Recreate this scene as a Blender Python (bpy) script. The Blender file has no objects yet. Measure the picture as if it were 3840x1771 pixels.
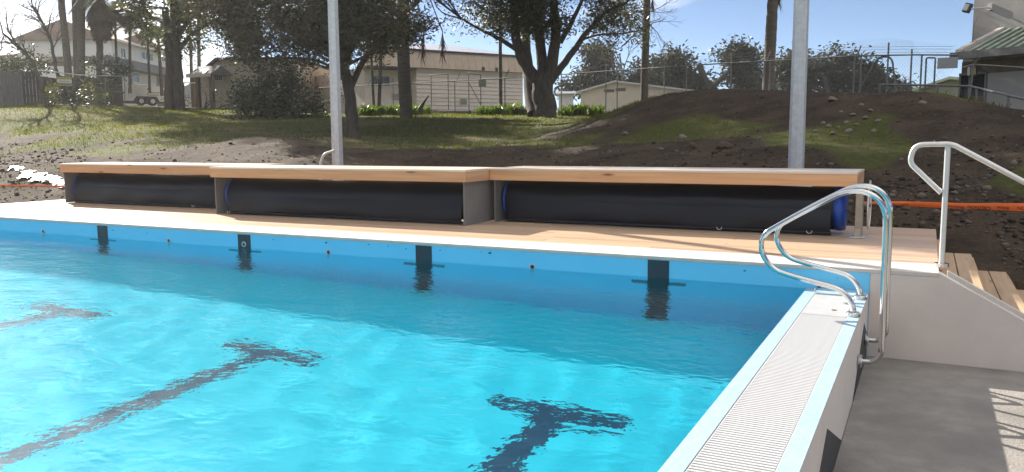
import bpy, bmesh, math, random
import numpy as np
from mathutils import Vector, Matrix
random.seed(7)
RNG = np.random.default_rng(11)
SC = bpy.context.scene
COL = SC.collection
R = math.radians

# ------------------------------------------------------------------ camera
CAM_F, CAM_YAW, CAM_PITCH, CAM_ROLL = 3057.94, 0.4706, 0.1166, -0.0064
CAM_POS = np.array([2.112, -7.048, 1.040])
_F = np.array([-math.sin(CAM_YAW)*math.cos(CAM_PITCH), math.cos(CAM_YAW)*math.cos(CAM_PITCH), -math.sin(CAM_PITCH)])
_R0 = np.array([math.cos(CAM_YAW), math.sin(CAM_YAW), 0.0])
_U0 = np.cross(_R0, _F)
_R = _R0*math.cos(CAM_ROLL)+_U0*math.sin(CAM_ROLL)
_U = -_R0*math.sin(CAM_ROLL)+_U0*math.cos(CAM_ROLL)
cam = bpy.data.cameras.new('camera')
cam_o = bpy.data.objects.new('camera', cam)
COL.objects.link(cam_o)
cam.sensor_width = 36.0
cam.sensor_fit = 'HORIZONTAL'
cam.lens = CAM_F/3840*36
cam.clip_start = 0.05
cam.clip_end = 3000
cam_o.matrix_world = Matrix(((_R[0], _U[0], -_F[0], CAM_POS[0]), (_R[1], _U[1], -_F[1], CAM_POS[1]), (_R[2], _U[2], -_F[2], CAM_POS[2]), (0, 0, 0, 1)))
SC.camera = cam_o

def at(px, py, dist):
    """survey point: a pixel of the photograph and a ground distance in metres -> place in the world"""
    d = _F+_R*(px-1920)/CAM_F-_U*(py-885.5)/CAM_F
    return CAM_POS+d*(dist/math.hypot(d[0], d[1]))

# ------------------------------------------------------------------ world and sun
CLOUD_OFF, CLOUD_L = (49.06, -59.0), 12.5
SUN_DIR = Vector((-1.10, 0.556, 0.69)).normalized()      # towards the sun
elev = math.asin(SUN_DIR.z)
W = bpy.data.worlds.new('World')
SC.world = W
W.use_nodes = True
nt = W.node_tree
nt.nodes.clear()
sky = nt.nodes.new('ShaderNodeTexSky')
sky.sky_type = 'NISHITA'
sky.sun_disc = False
sky.sun_elevation = elev
sky.sun_rotation = math.atan2(SUN_DIR.x, SUN_DIR.y)
sky.air_density = 0.72
sky.dust_density = 0.25
sky.ozone_density = 1.6
sky.altitude = 2500
bg = nt.nodes.new('ShaderNodeBackground')
bg.inputs['Strength'].default_value = 0.05
wo = nt.nodes.new('ShaderNodeOutputWorld')
nt.links.new(bg.outputs[0], wo.inputs[0])
# broken white cloud drifting over the whole sky, brighter towards the sun
tc = nt.nodes.new('ShaderNodeTexCoord')
sp = nt.nodes.new('ShaderNodeSeparateXYZ')
nt.links.new(tc.outputs['Generated'], sp.inputs[0])
def wmath(op, a, b=None, c=None):
    n = nt.nodes.new('ShaderNodeMath'); n.operation = op
    for i, v in enumerate((a, b, c)):
        if v is None: continue
        if isinstance(v, (int, float)): n.inputs[i].default_value = v
        else: nt.links.new(v, n.inputs[i])
    return n.outputs[0]
hz = wmath('ADD', wmath('MAXIMUM', sp.outputs['Z'], 0.0), 0.22)
cv = nt.nodes.new('ShaderNodeCombineXYZ')          # flat cloud layer seen in perspective
nt.links.new(wmath('DIVIDE', sp.outputs['X'], hz), cv.inputs[0])
nt.links.new(wmath('DIVIDE', sp.outputs['Y'], hz), cv.inputs[1])
mp = nt.nodes.new('ShaderNodeMapping')
mp.inputs['Location'].default_value = (CLOUD_OFF[0], CLOUD_OFF[1], 0)
nt.links.new(cv.outputs[0], mp.inputs[0])
nz = nt.nodes.new('ShaderNodeTexNoise')
nz.inputs['Scale'].default_value = 0.62
nz.inputs['Detail'].default_value = 7
nz.inputs['Roughness'].default_value = 0.55
nt.links.new(mp.outputs[0], nz.inputs['Vector'])
rp = nt.nodes.new('ShaderNodeValToRGB')
rp.color_ramp.elements[0].position = 0.50
rp.color_ramp.elements[1].position = 0.66
nt.links.new(nz.outputs[0], rp.inputs[0])
dt = nt.nodes.new('ShaderNodeVectorMath'); dt.operation = 'DOT_PRODUCT'
nt.links.new(tc.outputs['Generated'], dt.inputs[0])
dt.inputs[1].default_value = SUN_DIR
glow = wmath('MULTIPLY_ADD', wmath('POWER', wmath('MAXIMUM', dt.outputs['Value'], 0.0), 6.0), 8.0, CLOUD_L)
cc = nt.nodes.new('ShaderNodeCombineColor')
nt.links.new(glow, cc.inputs[0])
nt.links.new(wmath('MULTIPLY', glow, 0.975), cc.inputs[1])
nt.links.new(wmath('MULTIPLY', glow, 0.93), cc.inputs[2])
mx = nt.nodes.new('ShaderNodeMix')
mx.data_type = 'RGBA'
nt.links.new(rp.outputs[0], mx.inputs['Factor'])
nt.links.new(sky.outputs[0], mx.inputs['A'])
nt.links.new(cc.outputs[0], mx.inputs['B'])
nt.links.new(mx.outputs['Result'], bg.inputs[0])

sd = bpy.data.lights.new('sun', 'SUN')
sd.energy = 4.5
sd.angle = R(0.53)
sd.color = (1.0, 0.93, 0.83)
sd.cycles.is_caustics_light = True
so = bpy.data.objects.new('sun', sd)
COL.objects.link(so)
so.rotation_euler = (-SUN_DIR).to_track_quat('-Z', 'Y').to_euler()

SC.view_settings.view_transform = 'Standard'
SC.view_settings.look = 'None'
SC.view_settings.gamma = 1
SC.view_settings.use_curve_mapping = False
SC.view_settings.exposure = 1.48
SC.render.engine = 'CYCLES'
SC.cycles.use_denoising = True
SC.cycles.max_bounces = 12
SC.cycles.diffuse_bounces = 5
SC.cycles.glossy_bounces = 6
SC.cycles.transmission_bounces = 10
SC.cycles.transparent_max_bounces = 12
SC.cycles.sample_clamp_indirect = 6.0
SC.cycles.sample_clamp_direct = 0
SC.cycles.caustics_refractive = True
SC.cycles.caustics_reflective = True
SC.cycles.blur_glossy = 0.6

# ------------------------------------------------------------------ helpers
def link(o, parent=None):
    COL.objects.link(o)
    if parent is not None:
        o.parent = parent
    return o

def tag(o, label=None, cat=None, group=None, kind=None):
    if label: o['label'] = label
    if cat: o['category'] = cat
    if group: o['group'] = group
    if kind: o['kind'] = kind
    return o

def empty(name, loc=(0, 0, 0), rz=0.0, label=None, cat=None, group=None, parent=None):
    o = bpy.data.objects.new(name, None)
    link(o, parent)
    o.location = loc
    o.rotation_euler = (0, 0, rz)
    o.empty_display_size = 0.1
    return tag(o, label, cat, group)

def mesh_np(name, V, F, mat=None, parent=None, smooth=False, size=None, loc=None, mats=None, midx=None, **tags):
    """V (n,3), F (m,k) with one face size k"""
    V = np.ascontiguousarray(V, dtype=np.float32)
    F = np.ascontiguousarray(F, dtype=np.int32)
    me = bpy.data.meshes.new(name)
    k = F.shape[1]
    me.vertices.add(len(V)); me.vertices.foreach_set('co', V.ravel())
    me.loops.add(F.size); me.loops.foreach_set('vertex_index', F.ravel())
    me.polygons.add(len(F))
    me.polygons.foreach_set('loop_start', np.arange(0, F.size, k, dtype=np.int32))
    me.polygons.foreach_set('loop_total', np.full(len(F), k, dtype=np.int32))
    if smooth: me.polygons.foreach_set('use_smooth', np.ones(len(F), dtype=bool))
    if midx is not None: me.polygons.foreach_set('material_index', np.asarray(midx, dtype=np.int32))
    me.update(calc_edges=True)
    for m in (mats or [mat]):
        if m is not None: me.materials.append(m)
    o = bpy.data.objects.new(name, me)
    link(o, parent)
    if loc is not None: o.location = loc
    return tag(o, **tags)

class MB:
    """collects shapes, build() links them as one mesh object"""
    def __init__(s):
        s.v = []; s.f = []; s.sm = []
    def add(s, V, F, smooth=False, M=None):
        n = len(s.v)
        if M is not None: V = [M @ Vector(v) for v in V]
        s.v += [tuple(v) for v in V]
        s.f += [tuple(i+n for i in f) for f in F]
        s.sm += [smooth]*len(F)
        return s
    def box(s, x0, x1, y0, y1, z0, z1, bev=0.0, M=None):
        if bev <= 0:
            V = [(x0,y0,z0),(x1,y0,z0),(x1,y1,z0),(x0,y1,z0),(x0,y0,z1),(x1,y0,z1),(x1,y1,z1),(x0,y1,z1)]
            F = [(3,2,1,0),(4,5,6,7),(0,1,5,4),(1,2,6,5),(2,3,7,6),(3,0,4,7)]
            return s.add(V, F, M=M)
        b = bev
        V = []
        for (x, sx) in ((x0, 1), (x1, -1)):
            for (y, sy) in ((y0, 1), (y1, -1)):
                for (z, sz) in ((z0, 1), (z1, -1)):
                    V += [(x, y+sy*b, z+sz*b), (x+sx*b, y, z+sz*b), (x+sx*b, y+sy*b, z)]
        bm = bmesh.new()
        vs = [bm.verts.new(v) for v in V]
        bmesh.ops.convex_hull(bm, input=vs)
        bm.verts.index_update()
        VV = [v.co[:] for v in bm.verts]
        FF = [[v.index for v in f.verts] for f in bm.faces]
        bm.free()
        return s.add(VV, FF, M=M)
    def tube(s, pts, r, seg=8, closed=False, cap=True, smooth=True, up=None):
        P = [Vector(p) for p in pts]
        n = len(P)
        rr = r if hasattr(r, '__len__') else [r]*n
        T = []
        for i in range(n):
            a = P[i-1] if (i > 0 or closed) else P[0]
            b = P[(i+1) % n] if (i < n-1 or closed) else P[-1]
            t = (b-a)
            T.append(t.normalized() if t.length > 1e-9 else Vector((0, 0, 1)))
        ref = Vector(up) if up else (Vector((0, 0, 1)) if abs(T[0].z) < 0.9 else Vector((1, 0, 0)))
        u = (ref-T[0]*ref.dot(T[0])).normalized()
        V = []; F = []
        for i in range(n):
            u = (u-T[i]*u.dot(T[i]))
            u = u.normalized() if u.length > 1e-6 else T[i].orthogonal().normalized()
            w = T[i].cross(u)
            for k in range(seg):
                a = 2*math.pi*k/seg
                V.append(P[i]+u*(math.cos(a)*rr[i])+w*(math.sin(a)*rr[i]))
        m = n if closed else n-1
        for i in range(m):
            j = (i+1) % n
            for k in range(seg):
                k2 = (k+1) % seg
                F.append((i*seg+k, i*seg+k2, j*seg+k2, j*seg+k))
        s.add(V, F, smooth)
        if cap and not closed:
            s.add(V[:seg], [tuple(range(seg))[::-1]])
            s.add(V[-seg:], [tuple(range(seg))])
        return s
    def cyl(s, p0, p1, r, seg=12, smooth=True):
        return s.tube([p0, p1], r, seg, smooth=smooth)
    def prism(s, poly, y0, y1, axis='y', M=None):
        """poly in the plane normal to axis: (x,z) for y, (y,z) for x, (x,y) for z"""
        n = len(poly)
        def c(p, t):
            return (p[0], t, p[1]) if axis == 'y' else ((t, p[0], p[1]) if axis == 'x' else (p[0], p[1], t))
        V = [c(p, y0) for p in poly]+[c(p, y1) for p in poly]
        F = [tuple(range(n)), tuple(range(2*n-1, n-1, -1))]
        F += [(i, i+n, (i+1) % n+n, (i+1) % n) for i in range(n)]
        bm = bmesh.new()
        vs = [bm.verts.new(v) for v in V]
        for f in F: bm.faces.new([vs[i] for i in f])
        bmesh.ops.recalc_face_normals(bm, faces=bm.faces)
        bm.verts.index_update()
        FF = [[v.index for v in f.verts] for f in bm.faces]
        bm.free()
        return s.add(V, FF, M=M)
    def mesh(s, name, mat):
        me = bpy.data.meshes.new(name)
        me.from_pydata(s.v, [], s.f)
        if any(s.sm): me.polygons.foreach_set('use_smooth', s.sm)
        if mat: me.materials.append(mat)
        me.update()
        return me
    def build(s, name, mat, parent=None, loc=None, rz=0.0, **tags):
        o = bpy.data.objects.new(name, s.mesh(name, mat))
        link(o, parent)
        if loc is not None: o.location = loc
        if rz: o.rotation_euler = (0, 0, rz)
        return tag(o, **tags)

def inst(name, me, parent=None, loc=(0, 0, 0), rot=(0, 0, 0), scale=(1, 1, 1), **tags):
    o = bpy.data.objects.new(name, me)
    link(o, parent)
    o.location = loc; o.rotation_euler = rot; o.scale = scale
    return tag(o, **tags)

def fillet(pts, rad, n=6):
    """round the corners of a polyline"""
    P = [Vector(p) for p in pts]
    rr = rad if hasattr(rad, '__len__') else [rad]*len(P)
    out = [P[0]]
    for i in range(1, len(P)-1):
        a, b, c = P[i-1], P[i], P[i+1]
        d1, d2 = (a-b), (c-b)
        l1, l2 = d1.length, d2.length
        d1.normalize(); d2.normalize()
        ang = d1.angle(d2)
        t = min(rr[i]/math.tan(ang/2), l1*0.49, l2*0.49)
        p1, p2 = b+d1*t, b+d2*t
        for k in range(n+1):
            s = k/n
            out.append(p1*(1-s)**2+b*2*s*(1-s)+p2*s*s)
    out.append(P[-1])
    return out

# ------------------------------------------------------------------ materials
def newmat(name):
    m = bpy.data.materials.new(name)
    m.use_nodes = True
    b = m.node_tree.nodes['Principled BSDF']
    return m, m.node_tree, b

def mat(name, c1, c2=None, scale=4.0, rough=0.7, bump=0.0, bscale=None, metal=0.0, stretch=(1, 1, 1), detail=5, spec=0.5, lo=0.35, hi=0.65, coords='Object', c3=None, s3=1.0, r2=None, bdist=0.02):
    """noise between two colours, optional third colour in large patches, optional bump"""
    m, t, b = newmat(name)
    L = t.links.new
    b.inputs['Roughness'].default_value = rough
    b.inputs['Metallic'].default_value = metal
    b.inputs['Specular IOR Level'].default_value = spec
    if c2 is None:
        c2 = tuple(x*0.86 for x in c1)
    tcn = t.nodes.new('ShaderNodeTexCoord')
    mpn = t.nodes.new('ShaderNodeMapping')
    mpn.inputs['Scale'].default_value = stretch
    if coords == 'World':
        gm = t.nodes.new('ShaderNodeNewGeometry')
        L(gm.outputs['Position'], mpn.inputs[0])
    else:
        L(tcn.outputs[coords], mpn.inputs[0])
    n = t.nodes.new('ShaderNodeTexNoise')
    n.inputs['Scale'].default_value = scale
    n.inputs['Detail'].default_value = detail
    n.inputs['Roughness'].default_value = 0.6
    L(mpn.outputs[0], n.inputs['Vector'])
    r = t.nodes.new('ShaderNodeValToRGB')
    r.color_ramp.elements[0].position = lo
    r.color_ramp.elements[1].position = hi
    r.color_ramp.elements[0].color = (*c1, 1)
    r.color_ramp.elements[1].color = (*c2, 1)
    L(n.outputs[0], r.inputs[0])
    out = r.outputs[0]
    if c3 is not None:
        n3 = t.nodes.new('ShaderNodeTexNoise')
        n3.inputs['Scale'].default_value = s3
        n3.inputs['Detail'].default_value = 3
        L(mpn.outputs[0], n3.inputs['Vector'])
        r3 = t.nodes.new('ShaderNodeValToRGB')
        r3.color_ramp.elements[0].position = 0.48
        r3.color_ramp.elements[1].position = 0.62
        L(n3.outputs[0], r3.inputs[0])
        x = t.nodes.new('ShaderNodeMix')
        x.data_type = 'RGBA'
        L(r3.outputs[0], x.inputs['Factor'])
        L(out, x.inputs['A'])
        x.inputs['B'].default_value = (*c3, 1)
        out = x.outputs['Result']
    L(out, b.inputs['Base Color'])
    if r2 is not None:
        mr = t.nodes.new('ShaderNodeMapRange')
        mr.inputs['To Min'].default_value = rough
        mr.inputs['To Max'].default_value = r2
        L(n.outputs[0], mr.inputs[0])
        L(mr.outputs[0], b.inputs['Roughness'])
    if bump > 0:
        nb = t.nodes.new('ShaderNodeTexNoise')
        nb.inputs['Scale'].default_value = bscale or scale*3
        nb.inputs['Detail'].default_value = 6
        L(mpn.outputs[0], nb.inputs['Vector'])
        bp = t.nodes.new('ShaderNodeBump')
        bp.inputs['Strength'].default_value = bump
        bp.inputs['Distance'].default_value = bdist
        L(nb.outputs[0], bp.inputs['Height'])
        L(bp.outputs[0], b.inputs['Normal'])
    return m

def wood(name, c1, c2, knot, along='x', rough=0.62, sc=1.0):
    """grain running along one axis, a tone of its own for every board"""
    m, t, b = newmat(name)
    L = t.links.new
    tcn = t.nodes.new('ShaderNodeTexCoord')
    oi = t.nodes.new('ShaderNodeObjectInfo')
    ad = t.nodes.new('ShaderNodeVectorMath')
    ad.operation = 'ADD'
    sc3 = t.nodes.new('ShaderNodeVectorMath')
    sc3.operation = 'SCALE'
    sc3.inputs['Scale'].default_value = 37.0
    cmb = t.nodes.new('ShaderNodeCombineXYZ')
    for i in range(3): L(oi.outputs['Random'], cmb.inputs[i])
    L(cmb.outputs[0], sc3.inputs[0])
    L(tcn.outputs['Object'], ad.inputs[0]); L(sc3.outputs[0], ad.inputs[1])
    mpn = t.nodes.new('ShaderNodeMapping')
    s = [14*sc, 14*sc, 14*sc]
    s['xyz'.index(along)] = 0.7*sc
    mpn.inputs['Scale'].default_value = s
    L(ad.outputs[0], mpn.inputs[0])
    n = t.nodes.new('ShaderNodeTexNoise')
    n.inputs['Scale'].default_value = 1.6
    n.inputs['Detail'].default_value = 7
    n.inputs['Distortion'].default_value = 0.9
    L(mpn.outputs[0], n.inputs['Vector'])
    r = t.nodes.new('ShaderNodeValToRGB')
    r.color_ramp.elements[0].position = 0.33
    r.color_ramp.elements[1].position = 0.68
    r.color_ramp.elements[0].color = (*c1, 1)
    r.color_ramp.elements[1].color = (*c2, 1)
    L(n.outputs[0], r.inputs[0])
    v = t.nodes.new('ShaderNodeTexVoronoi')
    mp2 = t.nodes.new('ShaderNodeMapping')
    s2 = [5.5, 5.5, 5.5]
    s2['xyz'.index(along)] = 1.15
    mp2.inputs['Scale'].default_value = s2
    L(ad.outputs[0], mp2.inputs[0]); L(mp2.outputs[0], v.inputs['Vector'])
    v.inputs['Scale'].default_value = 1.0
    kr = t.nodes.new('ShaderNodeValToRGB')
    kr.color_ramp.elements[0].position = 0.035
    kr.color_ramp.elements[1].position = 0.12
    kr.color_ramp.elements[0].color = (1, 1, 1, 1)
    kr.color_ramp.elements[1].color = (0, 0, 0, 1)
    L(v.outputs['Distance'], kr.inputs[0])
    x = t.nodes.new('ShaderNodeMix'); x.data_type = 'RGBA'
    L(kr.outputs[0], x.inputs['Factor']); L(r.outputs[0], x.inputs['A'])
    x.inputs['B'].default_value = (*knot, 1)
    hv = t.nodes.new('ShaderNodeHueSaturation')
    mr = t.nodes.new('ShaderNodeMapRange')
    mr.inputs['To Min'].default_value = 0.84; mr.inputs['To Max'].default_value = 1.1
    L(oi.outputs['Random'], mr.inputs[0]); L(mr.outputs[0], hv.inputs['Value'])
    L(x.outputs['Result'], hv.inputs['Color'])
    L(hv.outputs[0], b.inputs['Base Color'])
    b.inputs['Roughness'].default_value = rough
    bp = t.nodes.new('ShaderNodeBump')
    bp.inputs['Strength'].default_value = 0.25; bp.inputs['Distance'].default_value = 0.004
    L(n.outputs[0], bp.inputs['Height']); L(bp.outputs[0], b.inputs['Normal'])
    return m

def leafmat(name, c1, c2, trans=0.35, rough=0.5, scale=0.9):
    """leaf: two greens in clumps, some light through the blade"""
    m, t, b = newmat(name)
    L = t.links.new
    gm = t.nodes.new('ShaderNodeNewGeometry')
    n = t.nodes.new('ShaderNodeTexNoise')
    n.inputs['Scale'].default_value = scale
    n.inputs['Detail'].default_value = 4
    L(gm.outputs['Position'], n.inputs['Vector'])
    ad = t.nodes.new('ShaderNodeMath'); ad.operation = 'MULTIPLY_ADD'
    ad.inputs[1].default_value = 0.45; 
    L(gm.outputs['Random Per Island'], ad.inputs[0]); L(n.outputs[0], ad.inputs[2])
    r = t.nodes.new('ShaderNodeValToRGB')
    r.color_ramp.elements[0].position = 0.45
    r.color_ramp.elements[1].position = 0.95
    r.color_ramp.elements[0].color = (*c1, 1)
    r.color_ramp.elements[1].color = (*c2, 1)
    L(ad.outputs[0], r.inputs[0])
    L(r.outputs[0], b.inputs['Base Color'])
    b.inputs['Roughness'].default_value = rough
    tr = t.nodes.new('ShaderNodeBsdfTranslucent')
    hs_ = t.nodes.new('ShaderNodeHueSaturation')
    hs_.inputs['Saturation'].default_value = 1.25; hs_.inputs['Value'].default_value = 1.5
    L(r.outputs[0], hs_.inputs['Color']); L(hs_.outputs[0], tr.inputs['Color'])
    ms = t.nodes.new('ShaderNodeMixShader')
    ms.inputs[0].default_value = trans
    L(b.outputs[0], ms.inputs[1]); L(tr.outputs[0], ms.inputs[2])
    L(ms.outputs[0], t.nodes['Material Output'].inputs['Surface'])
    return m
# ------------------------------------------------------------------ palette
M = {}
M['pool_blue'] = mat('pool_blue_paint', (0.14, 0.56, 0.85), (0.155, 0.59, 0.88), 1.2, 0.45)
M['pool_floor'] = mat('pool_floor_paint', (0.025, 0.76, 0.93), (0.02, 0.72, 0.91), 0.6, 0.5)
M['black_tile'] = mat('black_lane_paint', (0.022, 0.028, 0.04), (0.028, 0.036, 0.05), 3, 0.4)
M['floor_tile'] = mat('dark_blue_floor_line', (0.015, 0.075, 0.14), (0.018, 0.085, 0.155), 3, 0.4)
M['concrete_pale'] = mat('pale_coping_concrete', (0.60, 0.55, 0.51), (0.50, 0.46, 0.42), 6, 0.85, 0.15, 60, c3=(0.54, 0.50, 0.46), s3=1.5)
M['render'] = mat('grey_rendered_wall', (0.68, 0.60, 0.535), (0.61, 0.535, 0.475), 2.2, 0.85, 0.15, 90, c3=(0.64, 0.56, 0.50), s3=0.9)
M['floor_conc'] = mat('concourse_concrete', (0.29, 0.265, 0.24), (0.225, 0.207, 0.188), 7.0, 0.82, 0.45, 55, c3=(0.185, 0.172, 0.157), s3=0.8, coords='World')
M['pale_blue'] = mat('pale_blue_paint', (0.34, 0.45, 0.54), (0.31, 0.42, 0.51), 5, 0.42, 0.25, 25)
M['white_plastic'] = mat('white_grate_plastic', (0.55, 0.55, 0.55), (0.50, 0.50, 0.505), 9, 0.4)
M['dark_paint'] = mat('dark_grey_paint', (0.028, 0.029, 0.033), (0.04, 0.04, 0.044), 4, 0.6)
M['deck'] = wood('pine_deck', (0.60, 0.43, 0.30), (0.51, 0.35, 0.23), (0.26, 0.14, 0.08), 'x', rough=0.32)
M['seat'] = wood('glare_seat_board', (0.74, 0.63, 0.52), (0.66, 0.54, 0.43), (0.36, 0.22, 0.13), 'x', rough=0.32)  # paler than the deck boards: sun glare put into the colour
M['deck_y'] = wood('pine_deck_across', (0.50, 0.36, 0.23), (0.38, 0.26, 0.16), (0.2, 0.11, 0.06), 'y')
M['fascia'] = wood('pine_fascia', (0.66, 0.375, 0.19), (0.54, 0.28, 0.135), (0.2, 0.09, 0.04), 'x', sc=0.8)
M['fascia_y'] = wood('pine_fascia_across', (0.62, 0.38, 0.22), (0.50, 0.28, 0.15), (0.2, 0.09, 0.04), 'y', sc=0.8)
M['panel'] = mat('grey_fibre_panel', (0.20, 0.19, 0.18), (0.17, 0.165, 0.16), 5, 0.8, 0.1, 50)
M['cover'] = mat('black_pool_cover', (0.009, 0.010, 0.015), (0.012, 0.0135, 0.019), 5, 0.33, 0.14, 4, stretch=(0.35, 1, 1), r2=0.40, bdist=0.03, spec=0.32)
M['cover_blue'] = mat('blue_cover_edge', (0.012, 0.075, 0.42), (0.01, 0.06, 0.34), 12, 0.4)
M['chrome'] = mat('polished_stainless', (0.62, 0.62, 0.61), (0.56, 0.56, 0.56), 8, 0.09, metal=1.0, r2=0.16)
M['stainless'] = mat('brushed_stainless', (0.68, 0.66, 0.63), (0.62, 0.60, 0.575), 12, 0.38, metal=0.75, r2=0.5)
M['galv'] = mat('galvanised_steel', (0.60, 0.60, 0.61), (0.50, 0.50, 0.515), 14, 0.5, metal=0.45, r2=0.6)
M['galv_dark'] = mat('weathered_galvanised_steel', (0.22, 0.215, 0.21), (0.16, 0.155, 0.15), 10, 0.6, metal=0.4)
M['post_wood'] = mat('galvanised_post_plate', (0.36, 0.31, 0.25), (0.29, 0.245, 0.20), 7, 0.6, metal=0.2)
M['orange'] = mat('orange_tape', (0.85, 0.17, 0.03), (0.78, 0.14, 0.025), 9, 0.38)
M['ink'] = mat('black_print', (0.02, 0.016, 0.014), (0.025, 0.02, 0.018), 9, 0.6)
M['white'] = mat('white_paint', (0.72, 0.71, 0.68), (0.66, 0.65, 0.63), 4, 0.5)
M['rubber'] = mat('black_rubber', (0.02, 0.02, 0.021), (0.03, 0.03, 0.03), 9, 0.75)

# ------------------------------------------------------------------ pool
GZ, DEPTH, FLZ = -0.19, 1.62, -0.71
PFZ = GZ-DEPTH
PX0 = -13.9
pool_floor = MB().box(PX0, 1.29, -26, 0.1, PFZ-0.2, PFZ).build('pool_floor', M['pool_floor'], kind='structure')
for k in range(6):
    x = -2.5*k
    m = MB()
    m.box(x-0.48, x+0.48, -2.36, -2.17, PFZ, PFZ+0.004)
    m.box(x-0.095, x+0.095, -22, -2.361, PFZ, PFZ+0.004)
    o = m.build('lane_line', M['floor_tile'], pool_floor)
    o.cycles.is_caustics_receiver = True
wall_far = MB().box(PX0, 1.743, 0.0, 0.30, PFZ-0.1, -0.034).build('pool_end_wall', M['pool_blue'], kind='structure')
for k in range(6):
    x = -2.5*k
    m = MB().box(x-0.0985, x+0.0985, -0.005, -0.0005, PFZ, -0.036)
    m.box(x-0.25, x-0.0987, -0.0045, -0.0005, -0.52, -0.37).box(x+0.0987, x+0.25, -0.0045, -0.0005, -0.52, -0.37)
    m.build('wall_target', M['black_tile'], wall_far).cycles.is_caustics_receiver = True
# return fittings in the end wall
ring = MB()
ring.tube([(0.027*math.cos(a), -0.006, 0.027*math.sin(a)) for a in np.linspace(0, 2*math.pi, 14, endpoint=False)], 0.007, 6, closed=True)
ring_me = ring.mesh('fitting_ring', M['galv'])
hole_me = MB().cyl((0, -0.002, 0), (0, -0.008, 0), 0.026, 12).mesh('fitting_hole', M['dark_paint'])
for x, z in ((-8.733, -0.165), (-6.263, -0.172), (-3.748, -0.174), (-1.252, -0.176), (-5.0, -0.150), (1.364, -0.165)):
    h = inst('inlet_fitting', hole_me, wall_far, (x, -0.0045 if abs(x+5) < 0.01 else 0, z), scale=((1, 1, 1) if x < 1 else (0.6, 1, 0.6)))
    if x < 1: inst('ring', ring_me, h)
# small scuffs left on the blue paint by the builders
for x, z, s in ((-7.3, -0.085, 1), (-6.65, -0.09, 0.7), (-4.55, -0.075, 0.7), (-3.78, -0.07, 1.2), (-3.2, -0.06, 0.8), (-2.95, -0.065, 0.6), (-2.72, -0.08, 0.7), (-2.3, -0.075, 0.7), (-1.82, -0.062, 0.5), (-1.72, -0.067, 1.3), (1.5, -0.09, 0.4), (0.76, -0.08, 0.8)):
    MB().box(x-0.014*s, x+0.012*s, -0.0015, -0.0004, z-0.006*s, z+0.004*s).box(x+0.004*s, x+0.009*s, -0.0022, -0.0016, z, z+0.012*s).build('scuff_mark', M['dark_paint'], wall_far)
coping = MB().box(PX0, 2.231, -0.004, 0.498, -0.0335, 0.0, 0.004).build('pool_coping', M['concrete_pale'], kind='structure')

# sloping stair wall with its ridge
sl = 0.56
ramp = MB().prism([(1.745, -1.3), (1.745, -0.034), (2.2315, -0.034), (2.2315, -0.001), (3.5, -sl*1.267), (4.6, -sl*1.267), (4.6, -1.3)], 0.0, 0.115, 'y').build('cross_wall', M['render'], kind='structure')
MB().prism([(2.29, -0.9), (2.29, 0.004), (3.5, -sl*1.267+0.028), (4.6, -sl*1.267+0.028), (4.6, -0.9)], 0.1155, 0.19, 'y').build('ridge', M['concrete_pale'], ramp)

# right-hand wall with the overflow channel
gw = MB().prism([(1.272, PFZ-0.1), (1.272, GZ-0.004), (1.356, GZ-0.004), (1.356, GZ-0.16), (1.6615, GZ-0.16), (1.6615, GZ-0.004), (1.738, GZ-0.004), (1.738, -1.3), (1.5, -1.3), (1.5, PFZ-0.1)], -26, -0.001, 'y').build('gutter_wall', M['render'], kind='structure')
MB().box(1.268, 1.3545, -26, -0.002, GZ-0.0038, GZ).box(1.268, 1.2715, -26, -0.002, PFZ, GZ-0.004).build('inner_border', M['pale_blue'], gw)
MB().box(1.663, 1.741, -26, -0.002, GZ-0.0038, GZ+0.001).build('outer_border', M['pale_blue'], gw)
MB().box(1.358, 1.66, -26, -0.003, GZ-0.158, GZ-0.15).build('channel_floor', M['dark_paint'], gw)
for k in range(9):
    y = -0.43-2.53*k
    MB().prism([(min(y+0.86, -0.003), FLZ+0.002), (min(y+0.86, -0.003), FLZ+0.002+max(0, (0.86-(-0.003-y))/0.86*0.352) if k == 0 else FLZ+0.0021), (y, FLZ+0.354), (y-0.87, FLZ+0.002)], 1.7382, 1.7405, 'x').build('painted_triangle', M['dark_paint'], gw)

# ------------------------------------------------------------------ water
nx, ny = 420, 260
gx = np.linspace(PX0, 1.268, nx)
gy = -9.0*(np.linspace(0, 1, ny)**1.12)
X, Y = np.meshgrid(gx, gy)
Z = np.zeros_like(X)
rw = np.random.default_rng(5)
for i in range(46):
    lam = 0.24*(1.028**i)
    a = rw.normal(0.45, 0.9)
    k = 2*math.pi/lam
    ph = rw.random()*6.28
    wob = 0.5*np.sin(X*rw.uniform(0.8, 2.6)+Y*rw.uniform(-2.5, 2.5)+rw.random()*6)+0.4*np.sin(Y*rw.uniform(1.2, 3.0)+rw.random()*6)
    env = 0.55+0.45*np.sin(X*rw.uniform(-1, 1)*1.6+Y*rw.uniform(-1, 1)*1.6+rw.random()*6)
    Z += 0.00062*lam*env*np.sin(k*(X*math.sin(a)+Y*math.cos(a))+ph+wob*1.5)
calm = np.clip((-Y)/0.9, 0.0, 1)**0.8*0.85+0.15                # sheltered under the end wall
Z *= calm
Zw = GZ-0.004+Z
idx = np.arange(nx*ny).reshape(ny, nx)
Fq = np.stack([idx[:-1, :-1], idx[1:, :-1], idx[1:, 1:], idx[:-1, 1:]], -1).reshape(-1, 4)
m_, t_, b_ = newmat('pool_water')
gl = t_.nodes.new('ShaderNodeBsdfRefraction')
gl.inputs['IOR'].default_value = 1.333
gl.inputs['Roughness'].default_value = 0.0
gl.inputs['Color'].default_value = (0.93, 0.99, 1.0, 1)
gs = t_.nodes.new('ShaderNodeBsdfGlass')          # the mirror share of the surface is kept below that of still water
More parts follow.
